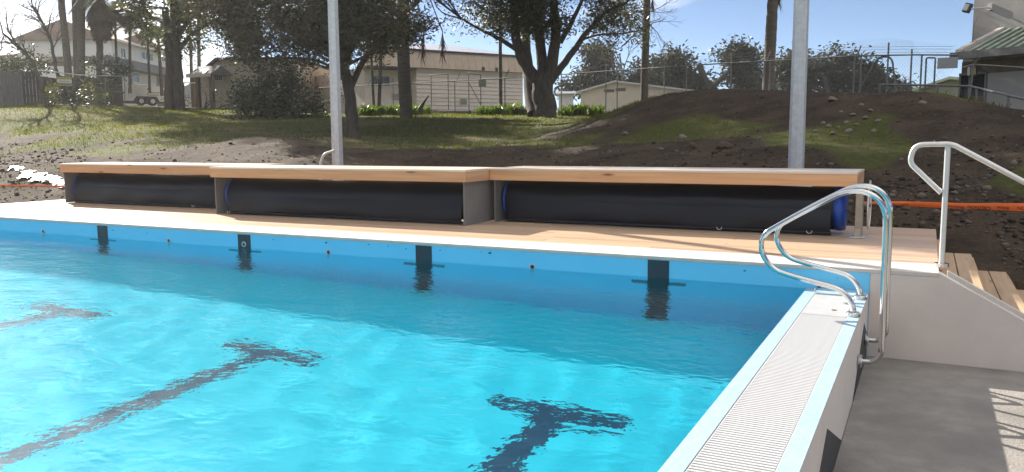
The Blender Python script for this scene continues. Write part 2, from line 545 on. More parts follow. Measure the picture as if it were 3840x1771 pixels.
gs.inputs['IOR'].default_value = 1.333
gs.inputs['Roughness'].default_value = 0.0
gs.inputs['Color'].default_value = (0.93, 0.99, 1.0, 1)
wm_ = t_.nodes.new('ShaderNodeMixShader')
wm_.inputs[0].default_value = 0.6
t_.links.new(gl.outputs[0], wm_.inputs[1]); t_.links.new(gs.outputs[0], wm_.inputs[2])
def wbump(scale, dist, prev, sy=1.0, det=2.0):
    g_ = t_.nodes.new('ShaderNodeNewGeometry'); mpp = t_.nodes.new('ShaderNodeMapping')
    mpp.inputs['Rotation'].default_value = (0, 0, 0.45); mpp.inputs['Scale'].default_value = (1, sy, 1)
    t_.links.new(g_.outputs['Position'], mpp.inputs[0])
    n_w = t_.nodes.new('ShaderNodeTexNoise'); n_w.inputs['Scale'].default_value = scale; n_w.inputs['Detail'].default_value = det
    t_.links.new(mpp.outputs[0], n_w.inputs['Vector'])
    bw = t_.nodes.new('ShaderNodeBump'); bw.inputs['Strength'].default_value = 1.0; bw.inputs['Distance'].default_value = dist
    t_.links.new(n_w.outputs[0], bw.inputs['Height'])
    if prev is not None: t_.links.new(prev, bw.inputs['Normal'])
    return bw.outputs[0]
rip = wbump(7.0, 0.0066, None, 1.5, 1.5)
rip = wbump(17.0, 0.0032, rip, 1.3, 2.0)
for n_ in (gl, gs): t_.links.new(rip, n_.inputs['Normal'])
t_.links.new(wm_.outputs[0], t_.nodes['Material Output'].inputs['Surface'])
M['water'] = m_
water = mesh_np('pool_water', np.stack([X, Y, Zw], -1).reshape(-1, 3), Fq, m_, smooth=True, kind='structure')
water.cycles.is_caustics_caster = True
for o in (pool_floor, wall_far, gw): o.cycles.is_caustics_receiver = True

# ------------------------------------------------------------------ gutter grate
grate = empty('gutter_grate', (1.51, -3.5, GZ), label='long white plastic overflow grate of thin cross slats in the pool edge', cat='grate')
slat_me = MB().box(-0.148, 0.148, -0.0078, 0.0078, -0.028, -0.001, 0.002).mesh('slat', M['white_plastic'])
for k in range(230):
    inst('slat', slat_me, grate, (0, 2.42-0.027*k, 0.0))
for sx in (-1, 1):
    MB().box(sx*0.1505-0.002, sx*0.1505+0.002, -3.8, 2.43, -0.03, -0.003).build('side_rail', M['white_plastic'], grate)
pan = MB().box(1.3585, 1.6595, -1.056, -0.26, GZ-0.03, GZ, 0.003).build('channel_cover', M['white_plastic'], label='solid white cover plate at the end of the overflow channel', cat='cover plate')
for k in range(28): MB().box(1.362, 1.656, -1.04+0.0277*k, -1.04+0.0277*k+0.02, GZ+0.0002, GZ+0.0016).build('rib', M['white_plastic'], pan)
MB().cyl((1.56, -0.86, GZ+0.0017), (1.56, -0.86, GZ+0.006), 0.017, 10).build('screw_cap', M['galv_dark'], pan)
MB().box(1.3585, 1.66, -0.255, -0.004, GZ-0.03, GZ+0.012, 0.004).build('channel_end_block', M['pale_blue'], label='pale blue block closing the channel against the end wall', cat='block')
MB().tube([(1.351, -0.205, GZ), (1.351, -0.205, GZ+0.035)], 0.007, 8).tube([(1.351, -0.205, GZ+0.035), (1.351, -0.205, GZ+0.04)], 0.009, 8).build('rope_pin', M['chrome'], label='tiny chrome pin standing on the pale blue pool lip', cat='pin')

# ------------------------------------------------------------------ concourse
MB().box(1.742, 16, -26, -0.003, FLZ-0.2, FLZ).build('concourse_floor', M['floor_conc'], kind='structure')
MB().box(3.49, 16, 0.2, 2.9, FLZ-0.2, FLZ).build('stair_landing', M['floor_conc'], kind='structure')
MB().box(4.605, 16, -0.0025, 0.199, FLZ-0.2, FLZ).build('concourse_threshold', M['floor_conc'], kind='structure')

# ------------------------------------------------------------------ timber deck
deck = MB().box(-12.2, 2.2, 0.55, 3.42, -0.2, -0.04).build('timber_deck', M['deck'], kind='structure')
rows = 20
pitch = (3.47-0.502)/rows
rb = random.Random(3)
for r_ in range(rows):
    y0 = 0.502+r_*pitch
    xs = [-12.25]
    x = -12.25+rb.choice([2.4, 3.6, 4.8])
    while x < 2.235-1.0:
        xs.append(x); x += rb.choice([3.6, 4.2, 4.8])
    xs.append(2.235)
    for a, b in zip(xs[:-1], xs[1:]):
        o = MB().box(0, b-a-0.003, 0, pitch-0.005, -0.028, 0, 0.003).build('deck_board', M['deck'], deck)
        o.location = (a, y0, -0.001-rb.random()*0.0025)
MB().box(2.202, 2.234, 0.505, 3.47, -0.2, -0.031).build('edge_board', M['fascia_y'], deck)
MB().box(-12.25, 2.2, 3.43, 3.468, -0.2, -0.031).build('edge_board', M['fascia'], deck)
MB().box(-12.249, -12.215, 0.505, 3.428, -0.2, -0.031).build('edge_board', M['fascia_y'], deck)

# timber steps going down beside the stair wall
steps = empty('timber_steps', (2.235, 0.2, FLZ), label='pine steps leading down from the deck beside the sloping wall', cat='steps')
for k in range(4):
    z = -0.17*(k+1)-FLZ
    x0 = 0.325*k+0.003
    for j in range(2):
        b = MB().box(0, 0.155, 0, 2.47, -0.032, 0, 0.003).build('tread_board', M['deck_y'], steps)
        b.location = (x0+0.164*j+0.004, 0.0, z)
    MB().box(x0-0.002, x0+0.02, 0.0, 2.47, z-0.165+0.17-0.035, z+0.17-0.034).build('riser', M['fascia_y'], steps)
    MB().box(x0+0.03, x0+0.3, 2.44, 2.475, 0.0, z-0.034).build('stringer', M['fascia'], steps)

# ------------------------------------------------------------------ bench boxes over the cover reels
def bench(x0, x1, yf, label, ends):
    b = empty('reel_bench', ((x0+x1)/2, yf, 0), label=label, cat='bench', group='bench boxes over the pool cover reels')
    cx = (x0+x1)/2
    L_ = x1-x0
    for j in range(7):
        o = MB().box(-L_/2, L_/2, 0, 0.1395, -0.026, 0, 0.003).build('seat_board', M['seat'], b)
        o.location = (0, 0.1435*j, 0.69)
    MB().box(-L_/2+0.002, L_/2-0.002, 0.003, 0.035, 0.538, 0.663, 0.003).build('front_board', M['fascia'], b)
    MB().box(-L_/2+0.002, L_/2-0.002, 0.965, 0.998, 0.538, 0.663).build('back_board', M['fascia'], b)
    for s in (-1, 1):
        MB().box(s*(L_/2-0.019)-0.017, s*(L_/2-0.019)+0.017, 0.0355, 0.9645, 0.538, 0.663, 0.003).build('end_board', M['fascia_y'], b)
    for k in range(int(L_/0.9)):
        MB().box(-L_/2+0.5+0.9*k, -L_/2+0.545+0.9*k, 0.036, 0.964, 0.545, 0.662).build('joist', M['fascia_y'], b)
    if 'l' in ends: MB().box(-L_/2+0.045, -L_/2+0.06, 0.04, 0.95, 0.002, 0.537).build('side_panel', M['panel'], b)
    if 'r' in ends: MB().box(L_/2-0.06, L_/2-0.045, 0.04, 0.95, 0.002, 0.537).build('side_panel', M['panel'], b)
    return b
bench(-11.455, -7.20, 2.14, 'pine-topped bench box at the far left end of the deck', 'l')
bench(-7.172, -2.884, 1.54, 'middle pine-topped bench box standing forward of the other two', 'lr')
b3 = bench(-2.88, 1.47, 2.14, 'pine-topped bench box on the right, behind the chrome grab rails', 'l')
MB().box(2.14, 2.155, 0.10, 0.16, 0.56, 0.61).build('corner_bracket', mat('yellow_tag', (0.6, 0.36, 0.02), (0.5, 0.3, 0.02)), b3)

def reel(x0, x1, yf, label, right_w=0.03, seed=1, hooks=()):
    yc, zc, rad = yf+0.40, 0.277, 0.235
    t = empty('cover_reel', ((x0+x1)/2, yc, 0), label=label, cat='pool cover', group='rolled pool covers under the benches')
    hl = (x1-x0)/2
    rr = np.random.default_rng(seed)
    nxr, na = 90, 40
    xs = np.linspace(-hl+0.03, hl-right_w, nxr)
    an = np.linspace(0, 2*math.pi, na, endpoint=False)
    XX, AA = np.meshgrid(xs, an, indexing='ij')
    RRd = rad+0.004*np.sin(XX*2.1+AA*2+seed)+0.003*np.sin(XX*5.3-AA*3+2*seed)+0.0025*np.sin(XX*0.9+AA*7)
    V = np.stack([XX, RRd*np.cos(AA), zc+RRd*np.sin(AA)], -1).reshape(-1, 3)
    ii = np.arange(nxr*na).reshape(nxr, na)
    j2 = np.roll(ii, -1, axis=1)
    F_ = np.stack([ii[:-1], j2[:-1], j2[1:], ii[1:]], -1).reshape(-1, 4)
    roll = mesh_np('rolled_cover', V, F_, M['cover'], t, smooth=True)
    # loose flap with its weighted hem hanging from the front of the roll to the deck
    nz_ = 14
    xs2 = np.linspace(-hl+0.10, hl-right_w-0.02, nxr)
    V = []
    for x in xs2:
        for s in np.linspace(0, 1, nz_):
            z = zc*(1-s)+0.03*s
            y = -rad-0.006-0.025*math.sin(s*math.pi)*(0.6+0.4*math.sin(x*2.3+seed))-0.012*s-0.006*math.sin(x*6+s*3)
            V.append((x, y, z))
    ii = np.arange(nxr*nz_).reshape(nxr, nz_)
    F_ = np.stack([ii[:-1, :-1], ii[:-1, 1:], ii[1:, 1:], ii[1:, :-1]], -1).reshape(-1, 4)
    flap = mesh_np('loose_flap', V, F_, M['cover'], t, smooth=True)
    MB().tube([(-hl+0.07, -rad-0.03, 0.026), (hl-right_w-0.01, -rad-0.03, 0.026)], 0.02, 10).build('hem_bar', M['cover'], flap)
    for s, w in ((-1, 0.03), (1, right_w)):
        mm = MB()
        c0 = -hl if s < 0 else hl-w
        prof = [(c0, 0.03), (c0, rad+0.002), (c0+w*0.5, rad+0.012), (c0+w, rad+0.002), (c0+w, 0.03)]
        V = [(px, r_*math.cos(a), zc+r_*math.sin(a)) for a in an for px, r_ in prof]
        n = len(prof)
        F_ = [(i*n+k, ((i+1) % na)*n+k, ((i+1) % na)*n+k+1, i*n+k+1) for i in range(na) for k in range(n-1)]
        mm.add(V, F_, True)
        mm.build('blue_end', M['cover_blue'], t)
    MB().cyl((-hl-0.05, 0, zc), (hl+0.05, 0, zc), 0.03, 12).build('axle', M['galv_dark'], t)
    for hx in hooks:
        MB().tube([(hx+0.028*math.cos(a), -rad-0.055, 0.045+0.028*math.sin(a)) for a in np.linspace(-3.3, 0.2, 10)], 0.005, 6).build('tow_ring', M['stainless'], flap)
    return t
reel(-11.34, -7.25, 2.14, 'black pool cover rolled up under the far left bench', 0.03, 1, (0.95,))
reel(-7.06, -2.98, 1.54, 'black pool cover rolled up under the forward middle bench', 0.03, 2, (-1.93,))
r3 = reel(-2.78, 1.34, 2.14, 'black pool cover with blue end rolled up under the right-hand bench', 0.11, 3, (1.1-0.35, 1.92-0.2))

# end post of the right reel and its thin hand wheel
ps = empty('reel_end_post', (1.49, 2.30, 0), label='short grey-brown post with base plate at the right end of the reel', cat='post')
MB().box(-0.035, 0.035, -0.085, 0.085, 0.012, 0.53, 0.006).build('upright', M['post_wood'], ps)
MB().box(-0.075, 0.075, -0.17, 0.15, 0.0, 0.012, 0.003).build('base_plate', M['galv'], ps)
MB().prism([(-0.16, 0.0125), (-0.0855, 0.0125), (-0.0855, 0.09)], -0.03, 0.03, 'x').build('gusset', M['post_wood'], ps)
hw = empty('hand_wheel', (1.585, 2.30, 0.34), label='thin steel hand wheel on the end of the right-hand reel', cat='wheel')
MB().tube([(0, 0.255*math.cos(a), 0.255*math.sin(a)) for a in np.linspace(0, 2*math.pi, 36, endpoint=False)], 0.008, 8, closed=True).build('rim', M['stainless'], hw)
for a in (0.5, 0.5+2.094, 0.5+4.188):
    MB().cyl((0, 0, 0), (0, 0.25*math.cos(a), 0.25*math.sin(a)), 0.006, 8).build('spoke', M['stainless'], hw)
MB().cyl((-0.06, 0, 0), (0.015, 0, 0), 0.022, 12).build('hub', M['galv_dark'], hw)

# ------------------------------------------------------------------ chrome grab rails
def grab_rail(y, label):
    t = empty('grab_rail', (1.70, y, GZ), label=label, cat='grab rail', group='chrome grab rails over the pool wall')
    P = [(1.700, -0.16), (1.692, -0.118), (1.66, -0.062), (1.612, -0.018), (1.555, 0.006), (1.43, 0.033), (1.245, 0.075), (1.165, 0.105), (1.112, 0.152), (1.076, 0.21), (1.064, 0.27), (1.072, 0.325), (1.10, 0.367), (1.145, 0.402), (1.33, 0.518), (1.535, 0.636), (1.595, 0.664), (1.655, 0.68), (1.712, 0.681), (1.768, 0.666), (1.818, 0.632), (1.853, 0.586), (1.872, 0.53), (1.878, 0.47), (1.884, 0.0), (1.888, -0.39), (1.884, -0.435), (1.868, -0.472), (1.842, -0.495), (1.81, -0.503), (1.75, -0.505)]
    # smooth through the points
    Q = []
    V_ = [Vector((p[0]-1.70, 0, p[1]-GZ)) for p in P]
    for i in range(len(V_)-1):
        p0, p1, p2, p3 = V_[max(i-1, 0)], V_[i], V_[i+1], V_[min(i+2, len(V_)-1)]
        n = 3
        for k in range(n):
            s = k/n
            Q.append(0.5*((2*p1)+(p2-p0)*s+(2*p0-5*p1+4*p2-p3)*s*s+(3*p1-p0-3*p2+p3)*s**3))
    Q.append(V_[-1])
    MB().tube(Q, 0.0195, 16, up=(0, 1, 0)).build('rail_tube', M['chrome'], t)
    prof = [(0.0, 0.0), (0.046, 0.0), (0.048, 0.004), (0.048, 0.022), (0.042, 0.028), (0.02, 0.030)]
    def flange(name, origin, axis):
        V = []; F_ = []
        n = len(prof)
        for i in range(24):
            a = 2*math.pi*i/24
            for r_, h in prof:
                if axis == 'z': V.append((origin[0]+r_*math.cos(a), origin[1]+r_*math.sin(a), origin[2]+h))
                else: V.append((origin[0]+h, origin[1]+r_*math.cos(a), origin[2]+r_*math.sin(a)))
        for i in range(24):
            for k in range(n-1):
                F_.append((i*n+k, ((i+1) % 24)*n+k, ((i+1) % 24)*n+k+1, i*n+k+1))
        MB().add(V, F_, False).build(name, M['chrome'], t)
    flange('base_flange', (0, 0, 0.001), 'z')
    flange('wall_flange', (0.042, 0, -0.505-GZ), 'x')
grab_rail(-1.003, 'nearer chrome grab rail curving over the pool wall onto the grate')
grab_rail(-0.327, 'farther chrome grab rail curving over the pool wall by the corner')

# ------------------------------------------------------------------ stair handrail
hr = empty('stair_handrail', (2.25, 0.37, 0), label='brushed steel handrail with looped end going down beside the timber steps', cat='handrail')
P = fillet([(-0.03, 0, 0.60), (-0.27, 0, 0.84), (-0.24, 0, 0.985), (0.03, 0, 0.99), (1.2, 0, 0.99-1.17*0.585)], [0, 0.09, 0.10, 0.16, 0], 8)
MB().tube(P, 0.0215, 14, up=(0, 1, 0)).build('handrail_tube', M['stainless'], hr)
MB().tube([(0.0, 0, 0.02), (0.0, 0, 0.972)], 0.0215, 14).build('post', M['stainless'], hr)
MB().tube([(1.14, 0, FLZ+0.02), (1.14, 0, 0.33)], 0.0215, 14).build('post', M['stainless'], hr)
MB().cyl((0, 0, 0.001), (0, 0, 0.03), 0.055, 20).build('base_flange', M['chrome'], hr)
MB().cyl((1.14, 0, FLZ+0.001), (1.14, 0, FLZ+0.03), 0.055, 20).build('base_flange', M['chrome'], hr)
MB().cyl((-0.10, 0, 1.01), (-0.10, 0, 1.022), 0.006, 8).build('set_screw', M['chrome'], hr)
# ------------------------------------------------------------------ terrain
CTRL = []
def cp(px, py, d):
    p = at(px, py, d); CTRL.append(tuple(p))
for p in ((-14.5, 1, -.12), (-13, 4.2, -.12), (-8, 4.2, -.10), (-4, 4.2, -.08), (0, 4.2, -.06), (2.4, 4.0, -.06), (2.9, 3.0, -.24), (3.5, 3.2, -.5), (5, 3.4, -.52), (9, 4, -.45), (-18, 1, -.15), (-18, -8, -.15), (-22, -20, -.1), (-30, -5, 0.2), (-26, 6, 0.0)):
    CTRL.append(p)
for q in ((0, 700, 21), (0, 610, 26), (0, 520, 31), (0, 445, 38), (0, 394, 47), (-600, 600, 27), (-600, 400, 46),
          (250, 620, 22), (250, 540, 28), (250, 470, 36), (250, 400, 46),
          (600, 605, 18), (600, 540, 25), (600, 470, 35), (600, 415, 44), (600, 402, 52),
          (1000, 560, 20.5), (1000, 490, 29), (1000, 440, 37),
          (1325, 515, 24), (1325, 455, 32), (1325, 430, 40),
          (1700, 560, 19), (1700, 480, 28), (1700, 432, 38), (1700, 424, 45),
          (2050, 600, 16), (2050, 520, 24), (2050, 443, 33), (2050, 432, 42),
          (2350, 600, 15), (2350, 545, 18.5), (2330, 470, 22), (2300, 425, 27), (2400, 395, 24), (2480, 345, 25),
          (2600, 600, 14.5), (2600, 530, 17.5), (2600, 440, 20.5), (2600, 334, 24),
          (2800, 334, 23), (2800, 420, 20), (3000, 560, 14), (3000, 520, 16), (3000, 430, 19), (3000, 343, 22), (3200, 340, 20.5), (3200, 420, 18),
          (3440, 690, 12.6), (3440, 600, 14.2), (3440, 510, 16), (3440, 420, 17.6), (3440, 330, 19), (3540, 358, 18.5),
          (3700, 640, 13), (3700, 540, 14.9), (3690, 440, 16.7), (3840, 720, 11.8), (3840, 610, 13.4), (3840, 512, 15), (4200, 600, 13.2)):
    cp(*q)
for px, d, z in ((2600, 32, 1.6), (3000, 29, 1.5), (3440, 25, 1.45), (3800, 21, 1.2), (4200, 20, 0.6), (2350, 36, 2.2), (3000, 40, 1.9), (3600, 34, 1.7),
                 (0, 65, 3.7), (600, 65, 3.6), (1300, 60, 2.8), (2000, 60, 2.6), (2600, 60, 2.2), (3300, 60, 2.0), (4200, 45, 1.5), (-900, 65, 3.5)):
    p = at(px, 600, d); CTRL.append((p[0], p[1], z))
C_ = np.array(CTRL)
def _phi(r2):
    return np.where(r2 > 1e-12, 0.5*r2*np.log(np.maximum(r2, 1e-12)), 0)
n_ = len(C_)
SCL = 20.0
A_ = np.zeros((n_+3, n_+3))
d2 = ((C_[:, None, :2]-C_[None, :, :2])**2).sum(-1)/SCL**2
A_[:n_, :n_] = _phi(d2)+np.eye(n_)*0.0015
A_[:n_, n_] = 1; A_[:n_, n_+1:] = C_[:, :2]/SCL
A_[n_:, :n_] = A_[:n_, n_:].T
wts = np.linalg.solve(A_, np.concatenate([C_[:, 2], [0, 0, 0]]))
def tps(x, y):
    x = np.asarray(x, float); y = np.asarray(y, float)
    sh = x.shape
    x = x.ravel(); y = y.ravel()
    out = np.zeros(len(x))
    for i in range(0, len(x), 20000):
        q = np.stack([x[i:i+20000], y[i:i+20000]], -1)
        r2 = ((q[:, None]-C_[None, :, :2])**2).sum(-1)/SCL**2
        out[i:i+20000] = _phi(r2)@wts[:n_]+wts[n_]+(q/SCL)@wts[n_+1:]
    return out.reshape(sh)
_gx = np.arange(-75, 56, 0.65); _gy = np.arange(-32, 80, 0.65)
_GX, _GY = np.meshgrid(_gx, _gy)
_TG = tps(_GX, _GY)
def tpsi(x, y):
    u = np.clip((x-_gx[0])/0.65, 0, len(_gx)-1.001); v = np.clip((y-_gy[0])/0.65, 0, len(_gy)-1.001)
    i = u.astype(int); j = v.astype(int); u = u-i; v = v-j
    return (_TG[j, i]*(1-u)+_TG[j, i+1]*u)*(1-v)+(_TG[j+1, i]*(1-u)+_TG[j+1, i+1]*u)*v
_oct = []
_r = np.random.default_rng(21)
for o in range(5):
    for j in range(7):
        _oct.append((0.55*2**o*_r.uniform(0.7, 1.4), _r.uniform(0, 6.28), _r.uniform(0, 6.28), 0.5**o))
def fbm(x, y, lo=0, hi=5):
    z = np.zeros_like(x, dtype=float)
    for i, (k, a, ph, am) in enumerate(_oct):
        if lo <= i//7 < hi:
            z += am*np.sin(k*(x*math.cos(a)+y*math.sin(a))+ph+0.9*np.sin(0.6*k*(x*math.sin(a)-y*math.cos(a))+ph*2))
    return z/3.2
def smooth(a, b, t):
    s = np.clip((t-a)/(b-a), 0, 1)
    return s*s*(3-2*s)
def ground(x, y):
    x = np.asarray(x, float); y = np.asarray(y, float)
    d = np.hypot(x-CAM_POS[0], y-CAM_POS[1])
    z = tpsi(x, y)
    far = smooth(62, 95, d)
    z = z*(1-far)+3.0*far
    z = np.clip(z, -0.6, 6)
    rough = soilness(x, y)*(1-0.75*smooth(-0.5, 1.0, poly_sd(_S2, x, y)))
    near = smooth(3.5, 5.0, y)+smooth(13.5, 15, -x)
    z = z+(0.035+0.06*rough)*fbm(x, y)*np.clip(near, 0.15, 1)+0.035*rough*fbm(x*3.1+5, y*3.1)*np.clip(near, 0.3, 1)
    return z
_ray0 = CAM_POS[:2]
def to_px(x, y, z):
    dx, dy, dz = x-CAM_POS[0], y-CAM_POS[1], z-CAM_POS[2]
    w = dx*_F[0]+dy*_F[1]+dz*_F[2]
    w = np.maximum(w, 0.1)
    return 1920+CAM_F*(dx*_R[0]+dy*_R[1]+dz*_R[2])/w, 885.5-CAM_F*(dx*_U[0]+dy*_U[1]+dz*_U[2])/w
# outline of the bare earth left by the digging, in plan: strip along the deck and the spoil heap
_S1 = np.array([at(-700, 560, 30)[:2], at(0, 470, 35)[:2], at(180, 490, 33)[:2], at(300, 530, 29)[:2], at(480, 580, 24.5)[:2], at(900, 590, 22.3)[:2], at(1400, 585, 20.6)[:2], at(1800, 560, 20.2)[:2], at(2200, 560, 18.4)[:2], at(2500, 560, 17.9)[:2], at(2900, 530, 16.2)[:2], at(3300, 545, 14.9)[:2], at(3840, 560, 13.9)[:2], at(4600, 700, 11)[:2], at(4600, 900, 5)[:2], (3, -6), (-20, -14), (-40, -6)])
_S2 = np.array([at(2150, 470, 23)[:2], at(2350, 440, 24.2)[:2], at(2600, 350, 25.5)[:2], at(3000, 350, 24.5)[:2], at(3440, 340, 21)[:2], at(3640, 400, 18.9)[:2], at(4100, 500, 16)[:2], at(4300, 560, 12)[:2], at(3500, 540, 14.9)[:2], at(3100, 505, 16.3)[:2], at(2700, 490, 18.2)[:2], at(2350, 500, 19.8)[:2], at(2150, 470, 21.3)[:2]])
def poly_sd(P, x, y):
    """signed distance to a polygon, positive inside"""
    x = np.asarray(x, float); y = np.asarray(y, float)
    ins = np.zeros(x.shape, bool); dm = np.full(x.shape, 1e9)
    n = len(P)
    for i in range(n):
        x0, y0 = P[i]; x1, y1 = P[(i+1) % n]
        c = ((y0 > y) != (y1 > y)) & (x < (x1-x0)*(y-y0)/(y1-y0+1e-12)+x0)
        ins ^= c
        t = np.clip(((x-x0)*(x1-x0)+(y-y0)*(y1-y0))/((x1-x0)**2+(y1-y0)**2+1e-12), 0, 1)
        dm = np.minimum(dm, np.hypot(x-x0-t*(x1-x0), y-y0-t*(y1-y0)))
    return np.where(ins, dm, -dm)
def soilness(x, y):
    x = np.asarray(x, float); y = np.asarray(y, float)
    n = 1.3*fbm(x*1.4, y*1.4, 0, 3)
    a = smooth(-0.7, 0.9, poly_sd(_S1, x, y)+n)
    b = 0.76*smooth(-0.5, 0.9, poly_sd(_S2, x, y)+n)
    return np.clip(np.maximum(a, b), 0, 1)

# rays from the camera foot give a mesh that is dense where the picture needs it
def terrain_mesh():
    az0 = math.atan2(_F[1], _F[0])
    n_a = 430
    az = np.concatenate([np.linspace(az0-math.pi, az0-0.68, 40), np.linspace(az0-0.66, az0+0.70, n_a), np.linspace(az0+0.72, az0+math.pi-0.0, 40)[:-1]])
    rr = np.concatenate([np.linspace(1.0, 7.5, 10), np.geomspace(7.8, 60, 250), np.geomspace(62, 900, 40)])
    AZ, RR = np.meshgrid(az, rr)
    X = CAM_POS[0]+RR*np.cos(AZ); Y = CAM_POS[1]+RR*np.sin(AZ)
    S = soilness(X, Y)
    Zt = ground(X, Y)
    # sink the sheet under everything that is built
    def sink(x0, x1, y0, y1, lv, Zt):
        ins = smooth(0, 0.10, X-x0)*smooth(0, 0.10, x1-X)*smooth(0, 0.10, Y-y0)*smooth(0, 0.10, y1-Y)
        return Zt*(1-ins)+np.minimum(Zt, lv)*ins
    Zt = sink(-12.20, 2.21, -0.5, 3.44, -0.35, Zt)
    Zt = sink(PX0-0.3, 40, -40, 0.28, -3.0, Zt)
    Zt = sink(2.2, 3.6, -1, 2.64, -1.3, Zt)
    Zt = sink(3.45, 16.0, -1, 2.86, -1.3, Zt)
    na = len(az)
    idx = np.arange(len(rr)*na).reshape(len(rr), na)
    i2 = np.roll(idx, -1, axis=1)
    F_ = np.stack([idx[:-1], i2[:-1], i2[1:], idx[1:]], -1).reshape(-1, 4)
    c = (X.ravel()[F_].mean(1), Y.ravel()[F_].mean(1))
    keep = ~((c[0] > PX0-0.2) & (c[0] < 1.9) & (c[1] < 0.05) & (c[1] > -27))
    F_ = F_[keep]
    o = mesh_np('ground', np.stack([X, Y, Zt], -1).reshape(-1, 3), F_, None, smooth=True, kind='structure')
    at_ = o.data.attributes.new('soil', 'FLOAT', 'POINT')
    at_.data.foreach_set('value', S.ravel().astype(np.float32))
    return o
terrain = terrain_mesh()
m_, t_, b_ = newmat('earth_and_turf')
L = t_.links.new
ga = t_.nodes.new('ShaderNodeAttribute'); ga.attribute_name = 'soil'
gm = t_.nodes.new('ShaderNodeNewGeometry')
def nnode(scale, detail=6, rough=0.6):
    n = t_.nodes.new('ShaderNodeTexNoise')
    n.inputs['Scale'].default_value = scale; n.inputs['Detail'].default_value = detail; n.inputs['Roughness'].default_value = rough
    L(gm.outputs['Position'], n.inputs['Vector'])
    return n
def ramp(src, stops):
    r = t_.nodes.new('ShaderNodeValToRGB')
    while len(r.color_ramp.elements) < len(stops): r.color_ramp.elements.new(0.5)
    for e, (p, c) in zip(r.color_ramp.elements, stops): e.position = p; e.color = (*c, 1)
    L(src, r.inputs[0])
    return r
def mixc(f, a, b):
    x = t_.nodes.new('ShaderNodeMix'); x.data_type = 'RGBA'
    L(f, x.inputs['Factor']); L(a, x.inputs['A']); L(b, x.inputs['B'])
    return x.outputs['Result']
n1 = nnode(1.1); n2 = nnode(9, 8, 0.7); n3 = nnode(0.35, 4); n4 = nnode(30, 6, 0.7)
grass = ramp(n2.outputs[0], [(0.3, (0.032, 0.038, 0.010)), (0.55, (0.072, 0.078, 0.016)), (0.75, (0.125, 0.112, 0.028))])
dry = ramp(n2.outputs[0], [(0.3, (0.10, 0.085, 0.035)), (0.7, (0.19, 0.15, 0.07))])
dm = ramp(n3.outputs[0], [(0.5, (0, 0, 0)), (0.66, (1, 1, 1))])
turf = mixc(dm.outputs[0], grass.outputs[0], dry.outputs[0])
soilc = ramp(n2.outputs[0], [(0.28, (0.022, 0.0155, 0.010)), (0.5, (0.041, 0.028, 0.0185)), (0.72, (0.080, 0.057, 0.038))])
soil2 = ramp(n4.outputs[0], [(0.3, (0.026, 0.018, 0.012)), (0.72, (0.125, 0.088, 0.058))])
sm_ = ramp(n1.outputs[0], [(0.42, (0, 0, 0)), (0.6, (1, 1, 1))])
soil = mixc(sm_.outputs[0], soilc.outputs[0], soil2.outputs[0])
# ragged edge between turf and earth
ed = t_.nodes.new('ShaderNodeMath'); ed.operation = 'MULTIPLY_ADD'
ed.inputs[1].default_value = 0.9; ed.inputs[2].default_value = -0.45
L(n2.outputs[0], ed.inputs[0])
ad = t_.nodes.new('ShaderNodeMath'); ad.operation = 'ADD'
L(ga.outputs['Fac'], ad.inputs[0]); L(ed.outputs[0], ad.inputs[1])
er = ramp(ad.outputs[0], [(0.35, (0, 0, 0)), (0.6, (1, 1, 1))])
colr = mixc(er.outputs[0], turf, soil)
L(colr, b_.inputs['Base Color'])
b_.inputs['Roughness'].default_value = 0.95
b_.inputs['Specular IOR Level'].default_value = 0.2
bp_ = t_.nodes.new('ShaderNodeBump'); bp_.inputs['Strength'].default_value = 0.9; bp_.inputs['Distance'].default_value = 0.06
L(n2.outputs[0], bp_.inputs['Height']); L(bp_.outputs[0], b_.inputs['Normal'])
terrain.data.materials.append(m_)
def gz(x, y):
    return float(ground(np.array([x]), np.array([y]))[0])
def on(px, d):
    """a spot on the ground in the direction of a picture column at distance d"""
    p = at(px, 530, d)
    return Vector((p[0], p[1], gz(p[0], p[1])))

# stones and clods: a few larger ones are things, the rubble between them is one mass
def rock_mesh(name, seed, mat_):
    bm = bmesh.new()
    bmesh.ops.create_icosphere(bm, subdivisions=2, radius=1.0)
    rr = np.random.default_rng(seed)
    A = rr.normal(size=(5, 3)); ph = rr.random(5)*6
    for v in bm.verts:
        c = np.array(v.co)
        s = 1+0.22*sum(math.sin(float(A[i]@c)*1.6+ph[i]) for i in range(5))/2.2
        v.co = Vector((c[0]*s, c[1]*s*0.8, max(c[2]*s*0.6, -0.25)))
    me = bpy.data.meshes.new(name)
    bm.to_mesh(me); bm.free()
    me.materials.append(mat_)
    return me
M['stone'] = mat('pale_stone', (0.22, 0.18, 0.145), (0.14, 0.115, 0.09), 3, 0.9, 0.4, 9)
M['clod'] = mat('dry_clod', (0.10, 0.068, 0.045), (0.06, 0.04, 0.028), 4, 0.95, 0.5, 9)
rocks = [rock_mesh('stone', s, M['stone']) for s in range(4)]
clods = [rock_mesh('clod', s+9, M['clod']) for s in range(4)]
rk = random.Random(5)
def scatter_rock(px, d, s, mes, name, label, group):
    p = on(px, d)
    return inst(name, rk.choice(mes), None, (p.x, p.y, p.z+s*0.1), (rk.uniform(-.3, .3), rk.uniform(-.3, .3), rk.uniform(0, 6)), (s, s, s), label=label, cat='stone', group=group)
heap = [(3085, 17.7, 0.056), (3105, 17.2, 0.064), (3140, 17.0, 0.053), (3170, 17.4, 0.056), (3195, 17.9, 0.064), (3210, 17.1, 0.053), (3240, 17.5, 0.064), (3260, 18.0, 0.056), (3180, 16.6, 0.068), (3120, 16.4, 0.056), (3290, 17.2, 0.064), (3060, 16.8, 0.053), (3150, 18.3, 0.053), (3225, 18.5, 0.068), (3275, 16.5, 0.060)]
